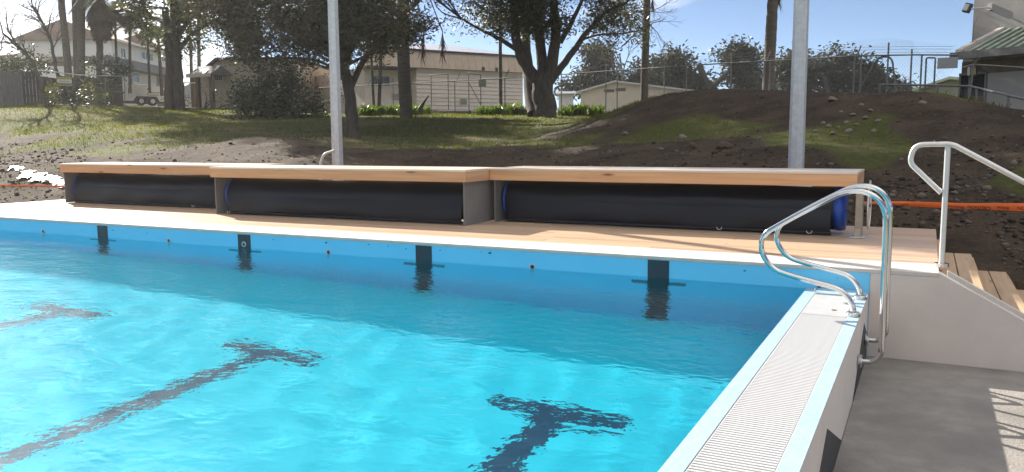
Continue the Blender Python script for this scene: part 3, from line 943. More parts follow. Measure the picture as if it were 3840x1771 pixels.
for px, d, s in heap: scatter_rock(px, d, s, rocks, 'stone', 'pale stone among the rubble on the face of the spoil heap', 'stones on the spoil heap face')
single = [(2600, 15.6, .13, 'larger of two dry clods lying just behind the right bench'), (2725, 15.3, .16, 'broad pale clod close behind the right bench, left of the pole'),
          (2158, 17.5, .10, 'small white stone on the grass in front of the forked tree'), (1870, 20.5, .11, 'pale stone lying on the grass left of the forked tree'),
          (2345, 20.3, .10, 'lone pale stone at the foot of the spoil heap, left slope'), (2560, 18.3, .11, 'flat stone in the grass strip below the spoil heap'),
          (3115, 19.6, .12, 'stone high on the spoil heap, right of the tall pole'), (3450, 18.1, .09, 'white stone near the right-hand crest of the spoil heap')]
for px, d, s, lb in single: scatter_rock(px, d, s, clods if 'clod' in lb else rocks, 'stone', lb, None)
# rubble
def rubble():
    V = []; F_ = []
    base_v = [tuple(v.co) for v in rocks[0].vertices]
    bm = bmesh.new(); bmesh.ops.create_icosphere(bm, subdivisions=1, radius=1.0)
    iv = np.array([v.co[:] for v in bm.verts]); ifc = np.array([[v.index for v in f.verts] for f in bm.faces]); bm.free()
    r = np.random.default_rng(8)
    N = 5200
    px = r.uniform(-150, 4000, 60000); d = r.uniform(9.5, 30, 60000)
    dirx = _F[0]+_R[0]*(px-1920)/CAM_F; diry = _F[1]+_R[1]*(px-1920)/CAM_F
    l = np.hypot(dirx, diry)
    x = CAM_POS[0]+dirx/l*d; y = CAM_POS[1]+diry/l*d
    ok = (soilness(x, y) > 0.55) & ~((y < 3.9) & (x > -12.6) & (x < 2.9)) & ~((y < 1.0) & (x > -13.9)) & ~((x > 2.2) & (y < 3.0))
    ok &= r.random(60000) < np.where(((px > 3150) & (d < 13.2)) | ((px < 350) & (r.random(60000) < 0.45)), 1.0, np.where(d > 15.5, 0.10, 0.30))
    pts = np.stack([x[ok], y[ok]], -1)[:N]
    N = len(pts)
    z = ground(pts[:, 0], pts[:, 1])
    sz = np.minimum(0.011*np.exp(r.normal(0.3, 0.6, N)), 0.06)
    for i in range(N):
        a = r.random()*6.28
        sx, sy, s3 = r.uniform(0.7, 1.4), r.uniform(0.6, 1.1), r.uniform(0.45, 0.9)
        v = iv*np.array([sx, sy, s3])*(1+r.normal(0, 0.13, (len(iv), 1)))
        c, s_ = math.cos(a), math.sin(a)
        v = np.stack([v[:, 0]*c-v[:, 1]*s_, v[:, 0]*s_+v[:, 1]*c, v[:, 2]], -1)*sz[i]
        V.append(v+np.array([pts[i, 0], pts[i, 1], z[i]+sz[i]*0.25])); F_.append(ifc+i*len(iv))
    return np.concatenate(V), np.concatenate(F_)
V_, F_ = rubble()
m2, t2, b2 = newmat('rubble')
gi = t2.nodes.new('ShaderNodeNewGeometry')
r2_ = t2.nodes.new('ShaderNodeValToRGB')
r2_.color_ramp.elements[0].color = (0.03, 0.022, 0.017, 1); r2_.color_ramp.elements[1].color = (0.16, 0.125, 0.095, 1)
r2_.color_ramp.elements[0].position = 0.35
t2.links.new(gi.outputs['Random Per Island'], r2_.inputs[0]); t2.links.new(r2_.outputs[0], b2.inputs['Base Color'])
b2.inputs['Roughness'].default_value = 0.9
mesh_np('rubble', V_, F_, m2, smooth=False, kind='stuff', label='loose stones and clods strewn over the bare earth')

# puddle in the mud left of the benches
def on_row(px, py):
    """where the sight line through a pixel first meets the ground"""
    ds = np.arange(11.0, 60.0, 0.1)
    d = _F+_R*(px-1920)/CAM_F-_U*(py-885.5)/CAM_F
    P = CAM_POS[None]+d[None]*(ds/math.hypot(d[0], d[1]))[:, None]
    hit = np.nonzero(ground(P[:, 0], P[:, 1]) > P[:, 2])[0]
    i = hit[0] if len(hit) else 80
    return Vector(P[i]), float(ds[i])
pm = mat('wet_mud', (0.035, 0.026, 0.02), (0.05, 0.037, 0.028), 6, 0.2, 1.0, 22, r2=0.42, bdist=0.1, coords='World', spec=0.35)
pr = random.Random(9)
for px, py, sx, sy in ((60, 634, 0.16, 0.35), (105, 648, 0.22, 0.4), (150, 660, 0.2, 0.42), (190, 676, 0.26, 0.4), (228, 690, 0.24, 0.36)):
    p, dd = on_row(px, py)
    m = MB()
    ph = [pr.uniform(0, 6) for _ in range(3)]
    cpts = []
    for i in range(32):
        a = i/32*2*math.pi
        r_ = 1+0.3*math.sin(2*a+ph[0])+0.25*math.sin(5*a+ph[1])+0.14*math.sin(9*a+ph[2])
        cpts.append((sx*r_*math.cos(a), sy*r_*math.sin(a)))
    rz_ = math.atan2(_F[1], _F[0])-math.pi/2+0.5
    V = [(0, 0)]+[(x*k, y*k) for k in (0.35, 0.7, 1.0) for x, y in cpts]
    V = [(x*math.cos(rz_)-y*math.sin(rz_), x*math.sin(rz_)+y*math.cos(rz_)) for x, y in V]
    zz = ground(np.array([p.x+v[0] for v in V]), np.array([p.y+v[1] for v in V]))
    zz = zz*0.6+0.4*zz.mean()
    V3 = [(v[0], v[1], z-p.z+(0.03 if i < 65 else -0.015)) for i, (v, z) in enumerate(zip(V, zz))]
    F3 = [(0, 1+i, 1+(i+1) % 32) for i in range(32)]
    for r_ in range(2): F3 += [(1+32*r_+i, 33+32*r_+i, 33+32*r_+(i+1) % 32, 1+32*r_+(i+1) % 32) for i in range(32)]
    m.add(V3, F3, True)
    m.build('puddle', pm, loc=tuple(p), kind='structure')

# ------------------------------------------------------------------ grass blades
def blades(name, N, gen, h0, h1, w, mat_, label):
    r = np.random.default_rng(33)
    P = gen(r, N)
    n = len(P)
    z = ground(P[:, 0], P[:, 1])
    a = r.random(n)*6.28; h = r.uniform(h0, h1, n); lean = r.normal(0, 0.45, (n, 2))*h[:, None]
    wx, wy = np.cos(a)*w*r.uniform(0.6, 1.4, n), np.sin(a)*w*r.uniform(0.6, 1.4, n)
    V = np.zeros((n, 4, 3))
    V[:, 0] = np.stack([P[:, 0]-wx, P[:, 1]-wy, z-0.01], -1)
    V[:, 1] = np.stack([P[:, 0]+wx, P[:, 1]+wy, z-0.01], -1)
    V[:, 2] = np.stack([P[:, 0]+wx*0.7+lean[:, 0]*0.5, P[:, 1]+wy*0.7+lean[:, 1]*0.5, z+h*0.62], -1)
    V[:, 3] = np.stack([P[:, 0]+lean[:, 0], P[:, 1]+lean[:, 1], z+h], -1)
    F_ = np.arange(n*4).reshape(n, 4)
    return mesh_np(name, V.reshape(-1, 3), F_, mat_, kind='stuff', label=label)
def turf_gen(r, N):
    out = []
    tot = 0
    while tot < N:
        px = r.uniform(-200, 4000, 6000); d = 12+np.sqrt(r.random(6000))*38
        dirx = _F[0]+_R[0]*(px-1920)/CAM_F; diry = _F[1]+_R[1]*(px-1920)/CAM_F
        l = np.hypot(dirx, diry)
        x = CAM_POS[0]+dirx/l*d; y = CAM_POS[1]+diry/l*d
        s = soilness(x, y)
        patch = smooth(-0.5, 0.4, fbm(x*0.8+3, y*0.8, 0, 3))
        ok = (r.random(6000) < np.clip(1.25-1.7*s, 0.05, 1)*(0.35+0.65*patch)) & ((y > 4.0) | (x < -14))
        out.append(np.stack([x[ok], y[ok]], -1)); tot += ok.sum()
    return np.concatenate(out)[:N]
M['grass'] = leafmat('grass_blade', (0.042, 0.06, 0.009), (0.15, 0.155, 0.02), 0.5, 0.55, 0.5)
blades('grass', 90000, turf_gen, 0.03, 0.10, 0.010, M['grass'], 'rough green grass on the bank')
# ------------------------------------------------------------------ things behind the pool
M['beige'] = mat('beige_weatherboard', (0.74, 0.63, 0.54), (0.68, 0.58, 0.495), 1.5, 0.8)
M['beige_dark'] = mat('brown_beige_iron', (0.50, 0.39, 0.30), (0.44, 0.34, 0.26), 1.5, 0.7)
M['iron_roof'] = mat('pale_iron_roof', (0.55, 0.52, 0.50), (0.48, 0.45, 0.43), 1.0, 0.28, metal=0.3)
M['dark_edge'] = mat('dark_gutter', (0.035, 0.033, 0.032), (0.05, 0.047, 0.045), 3, 0.6)
M['glass'] = mat('dark_window_glass', (0.02, 0.022, 0.025), (0.03, 0.032, 0.035), 3, 0.08)
M['house_white'] = mat('house_white', (0.70, 0.67, 0.65), (0.64, 0.61, 0.59), 1, 0.75)
M['house_brown'] = mat('brown_tile_roof', (0.26, 0.18, 0.145), (0.20, 0.14, 0.115), 2, 0.8)
M['house_grey'] = mat('grey_skirt_roof', (0.12, 0.118, 0.12), (0.09, 0.09, 0.09), 2, 0.8)
M['fence_grey'] = mat('grey_board_fence', (0.12, 0.12, 0.128), (0.085, 0.085, 0.09), 3, 0.85, stretch=(6, 6, 0.6))
M['fence_dark'] = mat('shade_dark_boards', (0.035, 0.033, 0.033), (0.05, 0.048, 0.046), 3, 0.85)  # shade over the fence and shrubs put into the colour
M['grey_wall'] = mat('grey_plaster', (0.36, 0.34, 0.32), (0.32, 0.30, 0.285), 3, 0.85, 0.15, 40, c3=(0.335, 0.315, 0.295), s3=0.7)
M['green_iron'] = mat('green_iron_roof', (0.045, 0.075, 0.05), (0.065, 0.095, 0.065), 6, 0.45)
M['pale_iron'] = mat('worn_pale_green_rib', (0.34, 0.38, 0.30), (0.25, 0.30, 0.23), 8, 0.5)
M['brick_red'] = mat('red_and_white_flashing', (0.50, 0.46, 0.42), (0.40, 0.11, 0.05), 2.2, 0.7, lo=0.57, hi=0.6)
M['pale_green'] = mat('pale_green_boards', (0.36, 0.36, 0.30), (0.31, 0.31, 0.26), 2, 0.8)
M['concrete_bldg'] = mat('cream_plaster', (0.60, 0.51, 0.41), (0.54, 0.46, 0.37), 1.5, 0.85)
M['lamp_glow'] = mat('bulkhead_lens', (0.55, 0.42, 0.2), (0.5, 0.38, 0.18), 9, 0.4)
M['yellow'] = mat('yellow_board', (0.42, 0.33, 0.05), (0.36, 0.28, 0.05), 5, 0.6)
M['post_timber'] = mat('weathered_post', (0.15, 0.105, 0.075), (0.10, 0.07, 0.05), 5, 0.85, stretch=(4, 4, 0.5))

class Site:
    """a flat front seen from the pool: local x right, y away, z up, with picture columns and rows turned to metres"""
    def __init__(s, name, px0, d0, px1, d1, z0, label, cat, group=None):
        a, b = at(px0, 530, d0), at(px1, 530, d1)
        s.ang = math.atan2(b[1]-a[1], b[0]-a[0])
        s.o = np.array([a[0], a[1], z0]); s.z0 = z0
        s.ux = np.array([math.cos(s.ang), math.sin(s.ang)]); s.uy = np.array([-math.sin(s.ang), math.cos(s.ang)])
        s.len = math.hypot(b[0]-a[0], b[1]-a[1])
        s.e = empty(name, tuple(s.o), s.ang, label, cat, group) if label else None
    def xz(s, px, py, y=0.0):
        """where the sight line through a pixel meets the front (set back by y)"""
        d = _F+_R*(px-1920)/CAM_F-_U*(py-885.5)/CAM_F
        n = s.uy
        t = ((s.o[:2]-CAM_POS[:2])@n+y)/(d[:2]@n)
        p = CAM_POS+d*t
        return float((p[:2]-s.o[:2])@s.ux), float(p[2]-s.z0)

def window(par, x0, x1, z0, z1, y=0.0, mull=1, fr=0.06, frame=None, bars=False):
    """window > frame, pane"""
    frame = frame or M['white']
    w = MB().box(x0-fr, x1+fr, y-0.05, y-0.004, z0-fr, z0).box(x0-fr, x1+fr, y-0.05, y-0.004, z1, z1+fr).box(x0-fr, x0, y-0.05, y-0.004, z0, z1).box(x1, x1+fr, y-0.05, y-0.004, z0, z1)
    n = mull+1
    for k in range(1, n):
        xm = x0+(x1-x0)*k/n
        w.box(xm-fr*0.35, xm+fr*0.35, y-0.045, y-0.005, z0, z1)
    w = w.build('window', frame, par)
    for k in range(n):
        MB().box(x0+(x1-x0)*k/n+0.01, x0+(x1-x0)*(k+1)/n-0.01, y-0.02, y-0.003, z0+0.005, z1-0.005).build('pane', M['glass'], w)
    return w

# --- long beige hall behind the fence
h = Site('long_hall', 1395, 47, 1962, 52, 2.2, 'long beige weatherboard hall with pale iron roof behind the wire fence', 'hall')
L_ = h.len
zt, zb = h.xz(1640, 196)[1], h.xz(1640, 259)[1]
xr = h.xz(1562, 300)[0]
MB().box(0.0, xr, 0.75, 11, -1, zb).build('recessed_wall', M['beige'], h.e)
MB().box(xr, L_, 0.06, 11, -1, zb).build('wall', M['beige'], h.e)
nb = 13
for k in range(nb):
    MB().prism([(0.055, zb*k/nb), (0.0, zb*k/nb+0.004), (0.035, zb*(k+1)/nb-0.003), (0.055, zb*(k+1)/nb-0.003)], xr+0.002, L_, 'x').build('weatherboard', M['beige'], h.e)
MB().prism([(-0.28, zb), (0.3, zb), (0.3, zt), (-0.02, zt)], -0.3, L_+0.15, 'x').build('fascia_iron', M['beige_dark'], h.e)
rib_me = MB().prism([(-0.30, zb+0.02), (-0.27, zb+0.02), (-0.01, zt-0.02), (-0.04, zt-0.02)], -0.03, 0.03, 'x').mesh('fascia_rib', M['beige_dark'])
for k in range(22): inst('fascia_rib', rib_me, h.e, (L_*(k+0.5)/22, 0, 0))
MB().box(-0.35, L_+0.2, -0.12, 0.0, zt+0.002, zt+0.10).build('gutter', M['dark_edge'], h.e)
MB().box(-0.3, xr-0.1, -0.26, 0.74, zb-0.12, zb-0.003).build('soffit', M['dark_edge'], h.e)
MB().prism([(0.0, zt+0.05), (0.3, zt+0.02), (9.0, zt+1.5), (9.0, zt+1.6)], -0.4, L_+0.3, 'x').build('roof', M['iron_roof'], h.e)
x0, z1 = h.xz(1402, 289, 0.75); x1, z0 = h.xz(1456, 318, 0.75)
window(h.e, x0, x1, z0, z1, 0.75, 4, 0.05, M['galv_dark'])
for (a, b, c, d, yy) in ((1466, 1498, 350, 375, 0.75), (1724, 1751, 369, 391, 0.0)):
    x0, z1 = h.xz(a, c, yy); x1, z0 = h.xz(b, d, yy)
    v = MB().box(x0, x1, yy-0.03, yy-0.004, z0, z1).build('louvre_vent', M['beige'], h.e)
    for k in range(5): MB().box(x0+0.02, x1-0.02, yy-0.045, yy-0.031, z0+(z1-z0)*(k+0.15)/5, z0+(z1-z0)*(k+0.55)/5).build('louvre', M['dark_edge'], v)
for px in (1803, 1853):
    x0, z0 = h.xz(px, 262)
    MB().box(x0-0.09, x0+0.09, -0.32, -0.285, zb+0.0, zb+0.22).build('downlight', M['dark_edge'], h.e)

# --- cream wing on the left
h = Site('cream_hall_wing', 762, 53, 1120, 51, 2.4, 'cream plastered building with dark roof edge behind the big dark shrub', 'building')
L_ = h.len
zt = h.xz(900, 226)[1]
MB().prism([(0, -1), (0, zt-0.9), (1.15, zt), (L_, zt), (L_, -1)], 0.0, 10, 'y').build('wall', M['concrete_bldg'], h.e)
MB().prism([(-0.25, zt-1.02), (-0.25, zt-0.9), (1.1, zt+0.14), (L_+.2, zt+0.14), (L_+.2, zt+0.004), (1.16, zt+0.004)], -0.3, 10.2, 'y').build('roof', M['dark_edge'], h.e)
x0, z1 = h.xz(806, 270); x1, z0 = h.xz(833, 302)
window(h.e, x0, x1, z0, z1, 0, 3, 0.05, M['white'])
for px in (868, 912):
    x0, z0 = h.xz(px, 300)
    MB().box(x0-0.03, x0+0.03, -0.05, -0.003, -0.5, zt-0.02).build('downpipe', M['concrete_bldg'], h.e)

# low white ramp wall in front of the wing
h = Site('low_white_wall', 688, 56, 735, 54, 2.6, 'low white ramp wall between the kiosk and the palms', 'wall')
MB().prism([(0, -0.5), (0, h.xz(690, 338)[1]), (h.len, h.xz(733, 312)[1]), (h.len, -0.5)], 0, 0.2, 'y').build('panel', M['house_white'], h.e)
MB().prism([(-0.03, h.xz(690, 338)[1]+0.002), (-0.03, h.xz(690, 338)[1]+0.1), (h.len+.03, h.xz(733, 312)[1]+0.1), (h.len+.03, h.xz(733, 312)[1]+0.002)], -0.04, 0.24, 'y').build('capping', M['white'], h.e)

# --- two-storey house far left
h = Site('white_house', 441, 78, 640, 88, 2.8, 'two-storey white house with brown roof beyond the palms', 'house')
L_ = h.len
zu1, zu0, zl1 = h.xz(470, 164)[1], h.xz(520, 232)[1], h.xz(560, 272)[1]
MB().box(0, L_, 0, 8, zu0, zu1).build('upper_wall', M['house_white'], h.e)
MB().box(0.3, L_-0.3, 0.4, 8, -1, zl1).build('lower_wall', M['house_white'], h.e)
MB().prism([(-0.9, zl1-0.15), (0.35, zl1-0.15), (0.35, zu0-0.003), (-0.02, zu0-0.003)], -0.5, L_+0.3, 'x').build('skirt_roof', M['house_grey'], h.e)
zr = h.xz(446, 120, 3.0)[1]
rf = MB().prism([(-0.5, zu1+0.004), (8.5, zu1+0.004), (4.0, zr)], -0.3, L_+0.5, 'x').build('roof', M['house_brown'], h.e)
MB().box(-0.35, L_+0.55, -0.6, -0.51, zu1-0.1, zu1+0.08).build('gutter', M['house_white'], rf)
for (a, b, c, d, mu) in ((451, 470, 181, 217, 1), (530, 572, 194, 229, 2), (606, 621, 214, 232, 1)):
    x0, z1 = h.xz(a, c); x1, z0 = h.xz(b, d)
    window(h.e, x0, x1, z0, z1, 0, mu, 0.12)
for (a, b, c, d, mu) in ((498, 521, 276, 309, 0), (586, 599, 290, 312, 1), (614, 622, 290, 312, 0)):
    x0, z1 = h.xz(a, c, 0.4); x1, z0 = h.xz(b, d, 0.4)
    window(h.e, x0, x1, z0, z1, 0.4, mu, 0.07)
h2 = Site('brown_roofed_house', -60, 92, 438, 82, 2.8, 'sprawling house under a wide brown roof behind the bare trees', 'house')
L_ = h2.len
ze, zr = h2.xz(330, 168)[1], h2.xz(440, 124, 3)[1]
zl = h2.xz(0, 205, 2)[1]
x_b = h2.xz(300, 200)[0]
MB().box(0, L_-0.02, 1.0, 9, -1, ze-2.3).build('wall', M['house_brown'], h2.e)
MB().box(x_b, L_-0.05, 0.5, 8, ze-2.3, ze).build('upper_wall', M['house_brown'], h2.e)
MB().prism([(-0.3, ze+0.003), (8.5, ze+0.003), (4, zr)], x_b-0.5, L_-0.1, 'x').build('upper_roof', M['house_brown'], h2.e)
MB().prism([(-1, zl-0.5), (x_b+2, ze-1.0+0.6), (x_b+2, ze-2.3), (-1, ze-3.4)], -0.5, 8.2, 'y').build('lower_roof', M['house_brown'], h2.e)
MB().box(x_b-0.6, L_-0.1, -0.42, -0.31, ze-0.12, ze+0.1).build('gutter', M['house_white'], h2.e)
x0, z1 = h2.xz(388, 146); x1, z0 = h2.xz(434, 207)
MB().box(x0, x1, -0.1, 0.49, z0, z1).build('balcony_shade', M['dark_edge'], h2.e)  # solid dark block painting the shade of a balcony recess
MB().box(x0+0.3, x1+0.1, -0.5, -0.11, z1-0.55, z1-0.1, 0.15).build('awning', mat('faded_red_awning', (0.28, 0.10, 0.06), (0.22, 0.08, 0.05)), h2.e)

# --- gable-ended building far right of the forked tree
h = Site('gable_building', 2130, 78, 2640, 74, 2.2, 'low cream gable building with white roof edge beyond the spoil heap', 'building')
L_ = h.len
xa, za = h.xz(2312, 309)
xl, zl = h.xz(2178, 346); xr2, zr2 = h.xz(2600, 343)
MB().prism([(xl, -1), (xl, zl), (xa, za), (xr2, zr2), (xr2, -1)], 0, 14, 'y').build('wall', M['concrete_bldg'], h.e)
MB().prism([(xl-0.4, zl-0.12), (xl-0.4, zl+0.04), (xa, za+0.16), (xr2+0.4, zr2+0.06), (xr2+0.4, zr2-0.1), (xa, za+0.003)], -0.4, 14.3, 'y').build('roof', M['iron_roof'], h.e)
for a, b, c, d in ((2266, 2303, 336, 346), (2309, 2346, 331, 342)):
    x0, z1 = h.xz(a, c); x1, z0 = h.xz(b, d)
    v = MB().box(x0, x1, -0.04, -0.003, z0, z1).build('gable_vent', M['dark_edge'], h.e)
    for k in range(3): MB().box(x0+0.03, x1-0.03, -0.06, -0.041, z0+(z1-z0)*(k+.2)/3, z0+(z1-z0)*(k+.55)/3).build('louvre', M['galv_dark'], v)
h = Site('small_shed', 2095, 66, 2150, 66, 2.2, 'tiny white-roofed shed just right of the forked tree trunk', 'shed')
MB().box(0, h.len, 0, 2, -.5, h.xz(2120, 352)[1]).build('wall', M['house_white'], h.e)
MB().prism([(-0.3, h.xz(2120, 352)[1]+.003), (2.3, h.xz(2120, 352)[1]+.003), (1, h.xz(2120, 340)[1])], -0.2, h.len+.2, 'x').build('roof', M['iron_roof'], h.e)

# --- pale green boarded building behind the gate
h = Site('pale_green_building', 3452, 46, 3600, 45, 1.6, 'pale green boarded building with a low gable behind the round-topped gate', 'building')
xa, za = h.xz(3575, 298); xl, zl = h.xz(3455, 338)
MB().prism([(xl, -1), (xl, zl), (xa, za), (xa+3, zl), (xa+3, -1)], 0.04, 6, 'y').build('wall', M['pale_green'], h.e)
for k in range(8):
    z = zl-0.16*(k+1)
    MB().box(xl, xa+3, 0.0, 0.038, z, z+0.14).build('weatherboard', M['pale_green'], h.e)
MB().prism([(xl-0.3, zl-0.05), (xl-0.3, zl+0.07), (xa, za+0.13), (xa+3.3, zl+0.07), (xa+3.3, zl-0.05), (xa, za+0.003)], -0.3, 6.3, 'y').build('roof', M['pale_iron'], h.e)

# --- grey building at the right edge
h = Site('grey_building', 3606, 26, 3900, 25, 1.0, 'grey plastered building with green ribbed canopy roof at the right edge', 'building')
L_ = 9.0
ze = h.xz(3600, 207)[1]; zc = h.xz(3650, 128, 1.5)[1]
xu = h.xz(3650, 60, 1.5)[0]; xwl = h.xz(3606, 300)[0]
MB().box(xwl, L_, 0, 8, -1.5, ze-0.05).build('lower_wall', M['grey_wall'], h.e)
MB().box(xu, L_, 1.5, 8, zc-0.3, zc+4.5).build('upper_wall', M['grey_wall'], h.e)
xe = h.xz(3575, 205, -0.45)[0]
can = MB().prism([(-0.45, ze), (1.52, zc), (1.52, zc-0.05), (-0.45, ze-0.05)], xe+0.25, L_, 'x').build('canopy_roof', M['green_iron'], h.e)
dy, dz = 1.95, zc-ze
for k in range(34):
    x = xe+0.35+k*0.25
    MB().prism([(-0.43, ze+0.004), (1.5, zc+0.004), (1.5, zc+0.045), (-0.43, ze+0.045)], x, x+0.085, 'x').build('roof_rib', M['pale_iron'], can)
MB().prism([(-0.5, ze-0.05), (1.52, zc-0.02), (1.52, zc+0.10), (-0.5, ze+0.10)], xe+0.08, xe+0.245, 'x').build('barge_flashing', M['brick_red'], can)
MB().box(xe, L_, -0.62, -0.455, ze-0.17, ze+0.02).build('gutter', M['galv_dark'], can)
MB().box(xe+0.2, L_, -0.45, -0.003, ze-0.12, ze-0.07).build('soffit', M['dark_edge'], can)
MB().box(xwl+0.003, L_, -0.03, -0.003, ze-0.55, ze-0.2).build('dark_band', mat('dark_brown_board', (0.16, 0.12, 0.09), (0.11, 0.085, 0.065), 4, 0.85), h.e)  # darker brown strip along the wall below the eave
x0, z1 = h.xz(3608, 284); x1, z0 = h.xz(3690, 404)
w = MB().box(x0-0.05, x1+0.05, -0.07, -0.004, z1, z1+0.06).box(x0-0.05, x1+0.05, -0.09, -0.004, z0-0.06, z0).box(x1, x1+0.05, -0.06, -0.004, z0, z1).box(x0-0.05, x0, -0.06, -0.004, z0, z1).box((x0*0.62+x1*0.38)-.03, (x0*0.62+x1*0.38)+.03, -0.06, -0.004, z0, z1).build('window', M['galv_dark'], h.e)
MB().box(x0+0.003, x1-0.003, -0.03, -0.005, z0+0.003, z1-0.003).build('pane', M['glass'], w)
xq, zq = h.xz(3670, 375)
MB().box(xq-0.14, xq+0.14, -0.055, -0.031, zq-0.09, zq+0.1).build('notice', M['post_timber'], w)
MB().box(x0-0.1, L_, -0.35, 0.0, -1.5, h.xz(3700, 480)[1]).build('plinth', M['render'], h.e)
# fittings on that building
xq, zq = h.xz(3655, 266)
lamp = empty('bulkhead_lamp', (0, 0, 0), label='small square bulkhead lamp above the grey building window', cat='lamp')
lamp.location = h.e.matrix_basis @ Vector((xq, -0.01, zq)); lamp.rotation_euler = (0, 0, h.ang)
MB().box(-0.12, 0.10, -0.10, -0.004, -0.14, 0.12, 0.01).build('housing', M['galv_dark'], lamp)
MB().box(-0.03, 0.10, -0.125, -0.101, -0.11, 0.07, 0.01).build('lens', M['lamp_glow'], lamp)
MB().box(-0.12, -0.05, -0.13, -0.101, -0.13, 0.10, 0.01).build('side_lens', M['white'], lamp)
fx, fz = h.xz(3628, 30, 1.0)
fl = empty('floodlight', (0, 0, 0), label='black floodlight on a bracket at the corner of the grey upper wall', cat='floodlight')
fl.location = h.e.matrix_basis @ Vector((fx, 1.0, fz)); fl.rotation_euler = (0, 0, h.ang)
Mh = Matrix.Rotation(0.28, 4, 'Y') @ Matrix.Rotation(-0.3, 4, 'X')
MB().box(-0.10, 0.10, -0.05, 0.07, -0.13, 0.13, 0.012, M=Mh).build('head', M['dark_edge'], fl)
MB().box(-0.08, 0.05, -0.058, -0.051, -0.10, 0.09, M=Mh).build('lens', mat('flood_lens', (0.5, 0.5, 0.47), (0.4, 0.4, 0.38), 9, 0.2), fl)
MB().tube([(0.08, 0.03, -0.04), (0.2, 0.2, -0.02), (0.36, 0.49, 0.0)], 0.022, 8).box(0.32, 0.44, 0.44, 0.496, -0.08, 0.1).build('bracket', M['galv'], fl)
MB().tube([(0.07, 0.45, -0.2), (-0.02, 0.4, -0.45), (-0.05, 0.42, -1.0)], 0.005, 5).build('cable', M['dark_edge'], fl)

# --- kiosk shelter with a little hip roof
h = Site('kiosk_shelter', 738, 52, 803, 51, 2.45, 'small timber kiosk shelter with white gable and shiny roof patches', 'shelter')
L_ = h.len
z1, zr, = h.xz(738, 283)[1], h.xz(735, 252)[1]
for (px, y) in ((744, 0.0), (796, 0.0), (726, 0.9), (790, 1.3)):
    x, _ = h.xz(px, 350, y)
    MB().box(x-0.11, x+0.11, y-0.11, y+0.11, -0.8, z1).build('post', M['post_timber'], h.e)
MB().prism([(-0.25, z1+0.003), (1.6, z1+0.003), (0.67, zr+0.1)], -0.25, L_+0.2, 'x').build('roof', M['house_grey'], h.e)
for k in range(5):
    MB().prism([(-0.24, z1+0.012), (0.2, z1+0.012+0.44*(zr+0.1-z1)/0.92), (0.2, z1+0.06+0.44*(zr+0.1-z1)/0.92), (-0.24, z1+0.06)], 0.12+k*0.2, 0.22+k*0.2, 'x').build('roof_patch', M['iron_roof'], h.e)
MB().prism([(-0.24, z1), (1.59, z1), (0.67, zr+0.06)], -0.31, -0.253, 'x').build('gable_board', M['white'], h.e)
MB().box(-0.26, L_+0.22, -0.33, -0.254, z1-0.14, z1+0.08).build('fascia', M['concrete_bldg'], h.e)

# --- box trailer
h = Site('box_trailer', 471, 58, 627, 59, 3.0, 'white tandem-axle box trailer with faint lettering parked on the bank', 'trailer')
zg = h.xz(545, 397)[1]; zt = h.xz(545, 321)[1]; zf = zg+0.28
L_ = h.len
MB().prism([(0.0, zf), (0, zt-0.15), (0.06, zt), (L_-0.1, zt-0.02), (L_, zt-0.12), (L_, zf), (2.35, zf), (2.15, zf+0.33), (0.85, zf+0.33), (0.62, zf)], 0, 1.7, 'y').build('body', M['house_white'], h.e)
MB().prism([(2.3, zf), (2.13, zf+0.32), (0.87, zf+0.32), (0.66, zf)], -0.02, 0.3, 'y').build('wheel_arch', M['dark_edge'], h.e)
for x in (1.13, 1.86):
    w = MB().cyl((x, -0.03, zg+0.30), (x, 0.17, zg+0.30), 0.30, 18).build('wheel', M['rubber'], h.e)
    MB().cyl((x, -0.05, zg+0.30), (x, -0.031, zg+0.30), 0.15, 14).build('rim', M['galv'], w)
dr = MB().box(0.80, 2.55, -0.022, -0.004, zf+0.42, zt-0.16).build('side_door', M['house_white'], h.e)
for x in (1.55, 2.5): MB().box(x, x+0.05, -0.05, -0.023, zt-0.28, zt-0.17).build('hinge', M['dark_edge'], dr)
MB().box(1.5, 1.6, -0.05, -0.023, zf+0.44, zf+0.5).build('handle', M['dark_edge'], dr)
rl = random.Random(2)
for r_, (w_, n) in enumerate(((0.72, 9), (0.66, 8), (0.5, 7))):
    x = 1.62
    for k in range(n):
        lw = w_/n
        zz = zt-0.44-0.16*r_
        MB().box(x, x+lw*0.72, -0.026, -0.0225, zz-0.028-rl.random()*0.012, zz+0.02+rl.random()*0.022).build('lettering', M['galv_dark'], dr)
        x += lw
MB().tube([(1.14+0.28*math.cos(a), -0.024, zt-0.5+0.30*math.sin(a)) for a in np.linspace(0.6, 5.6, 16)], 0.012, 5).build('emblem', M['galv'], dr)
MB().tube([(1.05+0.16*math.cos(a), -0.024, zt-0.42+0.2*math.sin(a)) for a in np.linspace(2.6, 6.2, 10)], 0.01, 5).build('emblem', M['galv'], dr)
MB().box(0.0, L_-0.05, 0.05, 1.6, zf-0.1, zf-0.003).build('chassis', M['dark_edge'], h.e)
MB().tube([(0.35, -0.006, zt-0.2), (0.35, -0.006, zf+0.3), (0.62, -0.006, zf+0.3)], 0.008, 5).build('panel_seam', M['galv_dark'], h.e)
for k in range(3): MB().tube([(0.4+0.5*k, 0.2, zt+0.03), (1.6+0.55*k, 0.4, zt+0.07+0.02*k)], 0.022, 6).build('roof_rack_pipe', M['galv_dark'], h.e)

